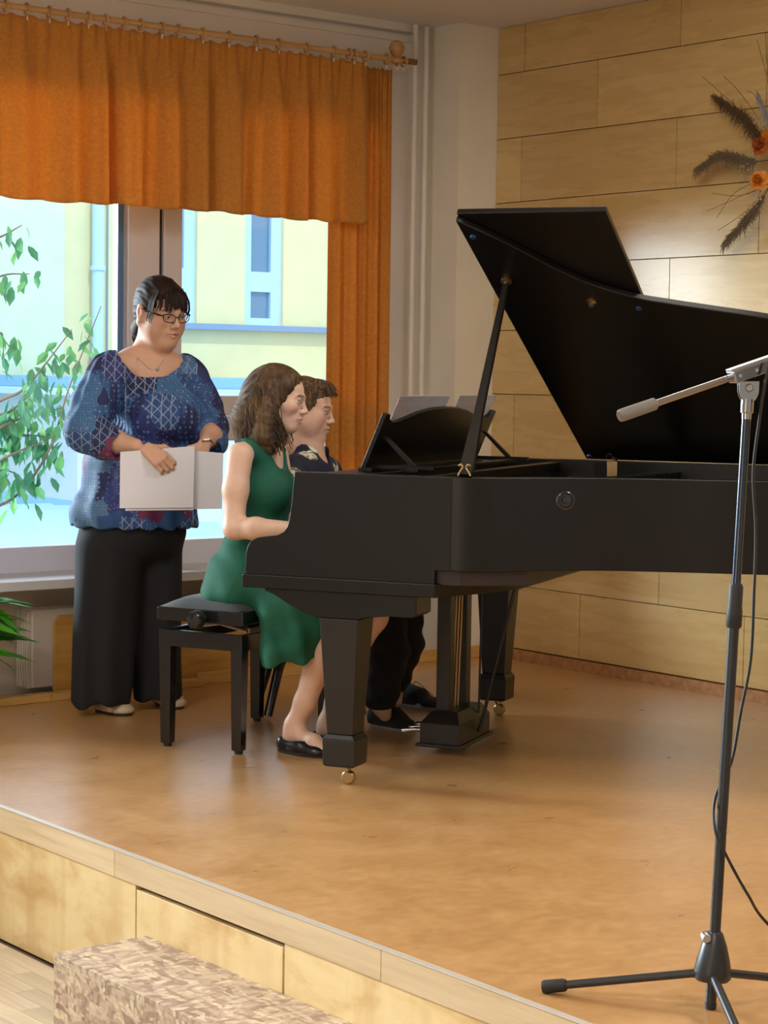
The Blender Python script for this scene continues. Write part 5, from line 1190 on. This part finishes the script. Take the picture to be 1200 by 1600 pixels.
# half-round joint plates
for q in (-1, 1):
    pts = []
    for a in np.linspace(0, pi, 13): pts.append((.021*math.cos(a + pi), .028*math.sin(a + pi)))
    pts += [(.021, .018), (-.021, .018)]
    c0 = J + Vector(tuple(e_*.009*q)) + Vector((0, 0, -.004)); hx = Vector(tuple(CU))
    MB().prism(pts, -.0025, .0025, lambda u, v, h: tuple(c0 + hx*u + Vector((0, 0, v)) + Vector(tuple(e_*h)))).build('joint_plate', M['chrome'], ms, bevel=.001)
MB().lathe([(.001, -.014), (.009, -.014), (.009, .013), (.006, .017), (.001, .017)], tuple(J), tuple(e_), 20).build('joint_bolt', M['steel'], ms, smooth=True)
MB().tube([J + Vector((0, 0, -.05)), J + Vector((0, 0, -.02))], [.012, .008], 16).build('joint_neck', M['chrome'], ms, smooth=True)
cp = [(1205, 560, -.02), (1195, 600, -.02), (1186, 660, .0), (1177, 740, .02), (1181, 830, .03), (1178, 930, .03), (1173, 1030, .035), (1158, 1110, .035), (1143, 1190, .03), (1118, 1245, .01), (1117, 1295, -.03), (1134, 1335, -.03), (1168, 1397, .02), (1204, 1448, .12)]
cw = [at(x, y, MD + d) for x, y, d in cp] + [on(1330, 1560, 2, .006), on(1500, 1600, 2, .006)]
co_ = MB().tube(spline([mloc(p) for p in cw], 8), .0032, 8).build('microphone_cable', M['rubber'], None, smooth=True); co_.location = tuple(base_)
tag(co_, 'thin black cable hanging along the microphone stand and curving off to the right', 'cable')

# ================================================================== chipboard step in front of the stage
st = thing('step_block', 'low step block of wood chip board below the stage edge', 'step', (2.67, 3.7, ZF))
MB().box(-.142, -.9, .182, .139, .832, .20).build('top_board', M['osb'], st, bevel=.001)
MB().box(-.142, -.9, 0, -.124, .832, .1815).build('front_board', M['osb'], st, bevel=.001)
MB().box(-.1235, .814, 0, .139, .832, .1815).build('end_board', M['osb'], st, bevel=.001); MB().box(-.1235, -.9, 0, .139, -.882, .1815).build('end_board', M['osb'], st, bevel=.001)

# ================================================================== dried flower arrangement on the panelled wall
fc = np.array([WX - .012, 5.30, 2.20])
fl_ = thing('dried_flower_arrangement', 'dried bouquet of brown grass plumes and orange roses hanging on the panelled wall', 'wall decoration', tuple(fc))
def fp(px, py, out=.08): return Vector(tuple(on(px, py, 0, WX - .012 - out) - fc))
M['plume'] = mat('brown_plume', (.12,.065,.03), .9); M['plume2'] = mat('grey_plume', (.17,.12,.065), .9); M['twig'] = mat('dry_twig', (.16,.09,.04), .8); M['petal'] = mat('orange_petal', (.72,.24,.02), .6); M['petal2'] = mat('rust_petal', (.42,.11,.02), .6)
M['filler'] = mat('white_filler', (.50,.46,.36), .8); M['lav'] = mat('lilac_grey', (.30,.28,.32), .8)
rr_ = np.random.RandomState(21)
def plume(pts, w, m_, name='grass_plume', lenf=1.0, nf=1100):
    sp = spline(pts, 10); L_ = len(sp); st_o = MB().tube(sp, .0022, 6).build(name, m_, fl_, smooth=True); mbp = MB()
    for i in range(nf):
        t = .30 + .70*rr_.rand(); k = min(L_-2, int(t*(L_-1))); p = sp[k]; d = (sp[k+1] - sp[k]).normalized()
        env = math.sin(pi*min(1, (t-.22)/.80))**.5*(1.0-.30*t)
        o = Vector(rr_.normal(size=3)); o = (o - d*o.dot(d)).normalized(); o.x = -abs(o.x)*.8
        e = p + d*(.05*lenf*rr_.rand()) + o*w*env*rr_.uniform(.25, 1.35) + Vector((0, 0, -.04*rr_.rand()**2))
        m2 = (p + e)*.5 + d*.012 + Vector((0, 0, .004)); mbp.tube([p, m2, e], [.0013, .0011, .0006], 3, caps=False)
    f = mbp.build('plume_fibres', m_, st_o); f['kind'] = 'stuff'
c0 = fp(1225, 245, .04)
plume([c0, fp(1190, 215), fp(1160, 180), fp(1118, 152)], .040, M['plume']); plume([c0, fp(1180, 252), fp(1130, 242), fp(1091, 263)], .032, M['plume2'])
plume([c0, fp(1192, 310), fp(1165, 345), fp(1135, 377)], .030, M['plume2']); plume([c0, fp(1240, 170), fp(1235, 100), fp(1245, 40)], .04, M['plume'], nf=200); plume([c0, fp(1270, 300), fp(1310, 350), fp(1340, 380)], .04, M['plume2'], nf=200)
plume([c0, fp(1290, 200), fp(1350, 170), fp(1385, 175)], .04, M['plume'], nf=200); plume([c0, fp(1205, 200), fp(1196, 175), fp(1185, 150)], .022, M['lav'], nf=160)
for tw in ([(1215, 230), (1160, 150), (1130, 118)], [(1215, 230), (1165, 180), (1098, 120)], [(1215, 200), (1198, 120), (1183, 62)], [(1215, 200), (1200, 120), (1196, 50)], [(1210, 280), (1150, 310), (1104, 330)], [(1210, 280), (1160, 305), (1112, 302)], [(1210, 280), (1165, 330), (1122, 360)], [(1210, 270), (1150, 300), (1120, 340)], [(1210, 200), (1205, 90), (1206, 20)], [(1205, 190), (1180, 150), (1168, 142)]):
    MB().tube(spline([c0] + [fp(x, y, .05 + .05*rr_.rand()) for x, y in tw], 6), .0011, 5).build('twig', M['twig'], fl_, smooth=True)
def rose(c, r, m_, facing):
    c = Vector(c); f = Vector(facing).normalized(); u = f.cross(Vector((0, 0, 1))).normalized(); w = f.cross(u); root = MB().lathe([(.001, -.3*r), (.35*r, -.2*r), (.28*r, .15*r), (.001, .3*r)], tuple(c), tuple(f), 10).build('rose', m_, fl_, smooth=True)
    for ring, (n_p, rad, open_) in enumerate(((4, .35, .25), (5, .62, .6), (6, .95, 1.0))):
        for k in range(n_p):
            a = 2*pi*k/n_p + ring*.5 + rr_.uniform(-.15, .15); cd = u*math.cos(a) + w*math.sin(a); td = f.cross(cd); vs = []
            for j in range(5):
                for i in range(5):
                    s_ = (i-2)/2; t = j/4; wd = .50*r*rad**.5*math.sin(.35 + 2.3*t)**.7
                    vs.append(tuple(c + cd*(rad*r*(.15 + .85*t**.8*(.45 + .55*open_)) - .16*r*s_*s_) + td*s_*wd*1.1 + f*(r*(.10 + (.95 - .75*open_)*t + .12*s_*s_ - (.28*t*t if ring == 2 else 0)))))
            pm_ = MB(); pm_._add(vs, [(j*5+i, j*5+i+1, (j+1)*5+i+1, (j+1)*5+i) for j in range(4) for i in range(4)]); pm_.build('petal', m_, root, smooth=True)
rose(fp(1187, 282, .13), .044, M['petal'], (-1, -.3, .1)); rose(fp(1192, 228, .13), .052, M['petal2'], (-1, .1, .3)); rose(fp(1203, 215, .11), .04, M['petal'], (-1, .4, .5)); rose(fp(1230, 262, .14), .04, M['petal'], (-1, -.2, 0)); rose(fp(1240, 215, .13), .035, M['petal2'], (-1, -.2, .3))
fb = MB()
for i in range(90):
    bx = [(1170, 268), (1182, 310), (1178, 248), (1195, 302), (1200, 330), (1188, 190)][i % 6]; p = fp(bx[0] + rr_.normal()*7, bx[1] + rr_.normal()*9, .05 + .07*rr_.rand()); fb.lathe([(.0005, -.005), (.005, 0), (.0005, .005)], tuple(p), tuple(rr_.normal(size=3)), 6)
o = fb.build('filler_flowers', M['filler'], fl_, smooth=True); o['kind'] = 'stuff'
MB().lathe([(.001, 0), (.05, 0), (.045, .03), (.001, .03)], tuple(fp(1240, 245, .0)), (-1, 0, 0), 16).build('backing_disc', M['twig'], fl_)
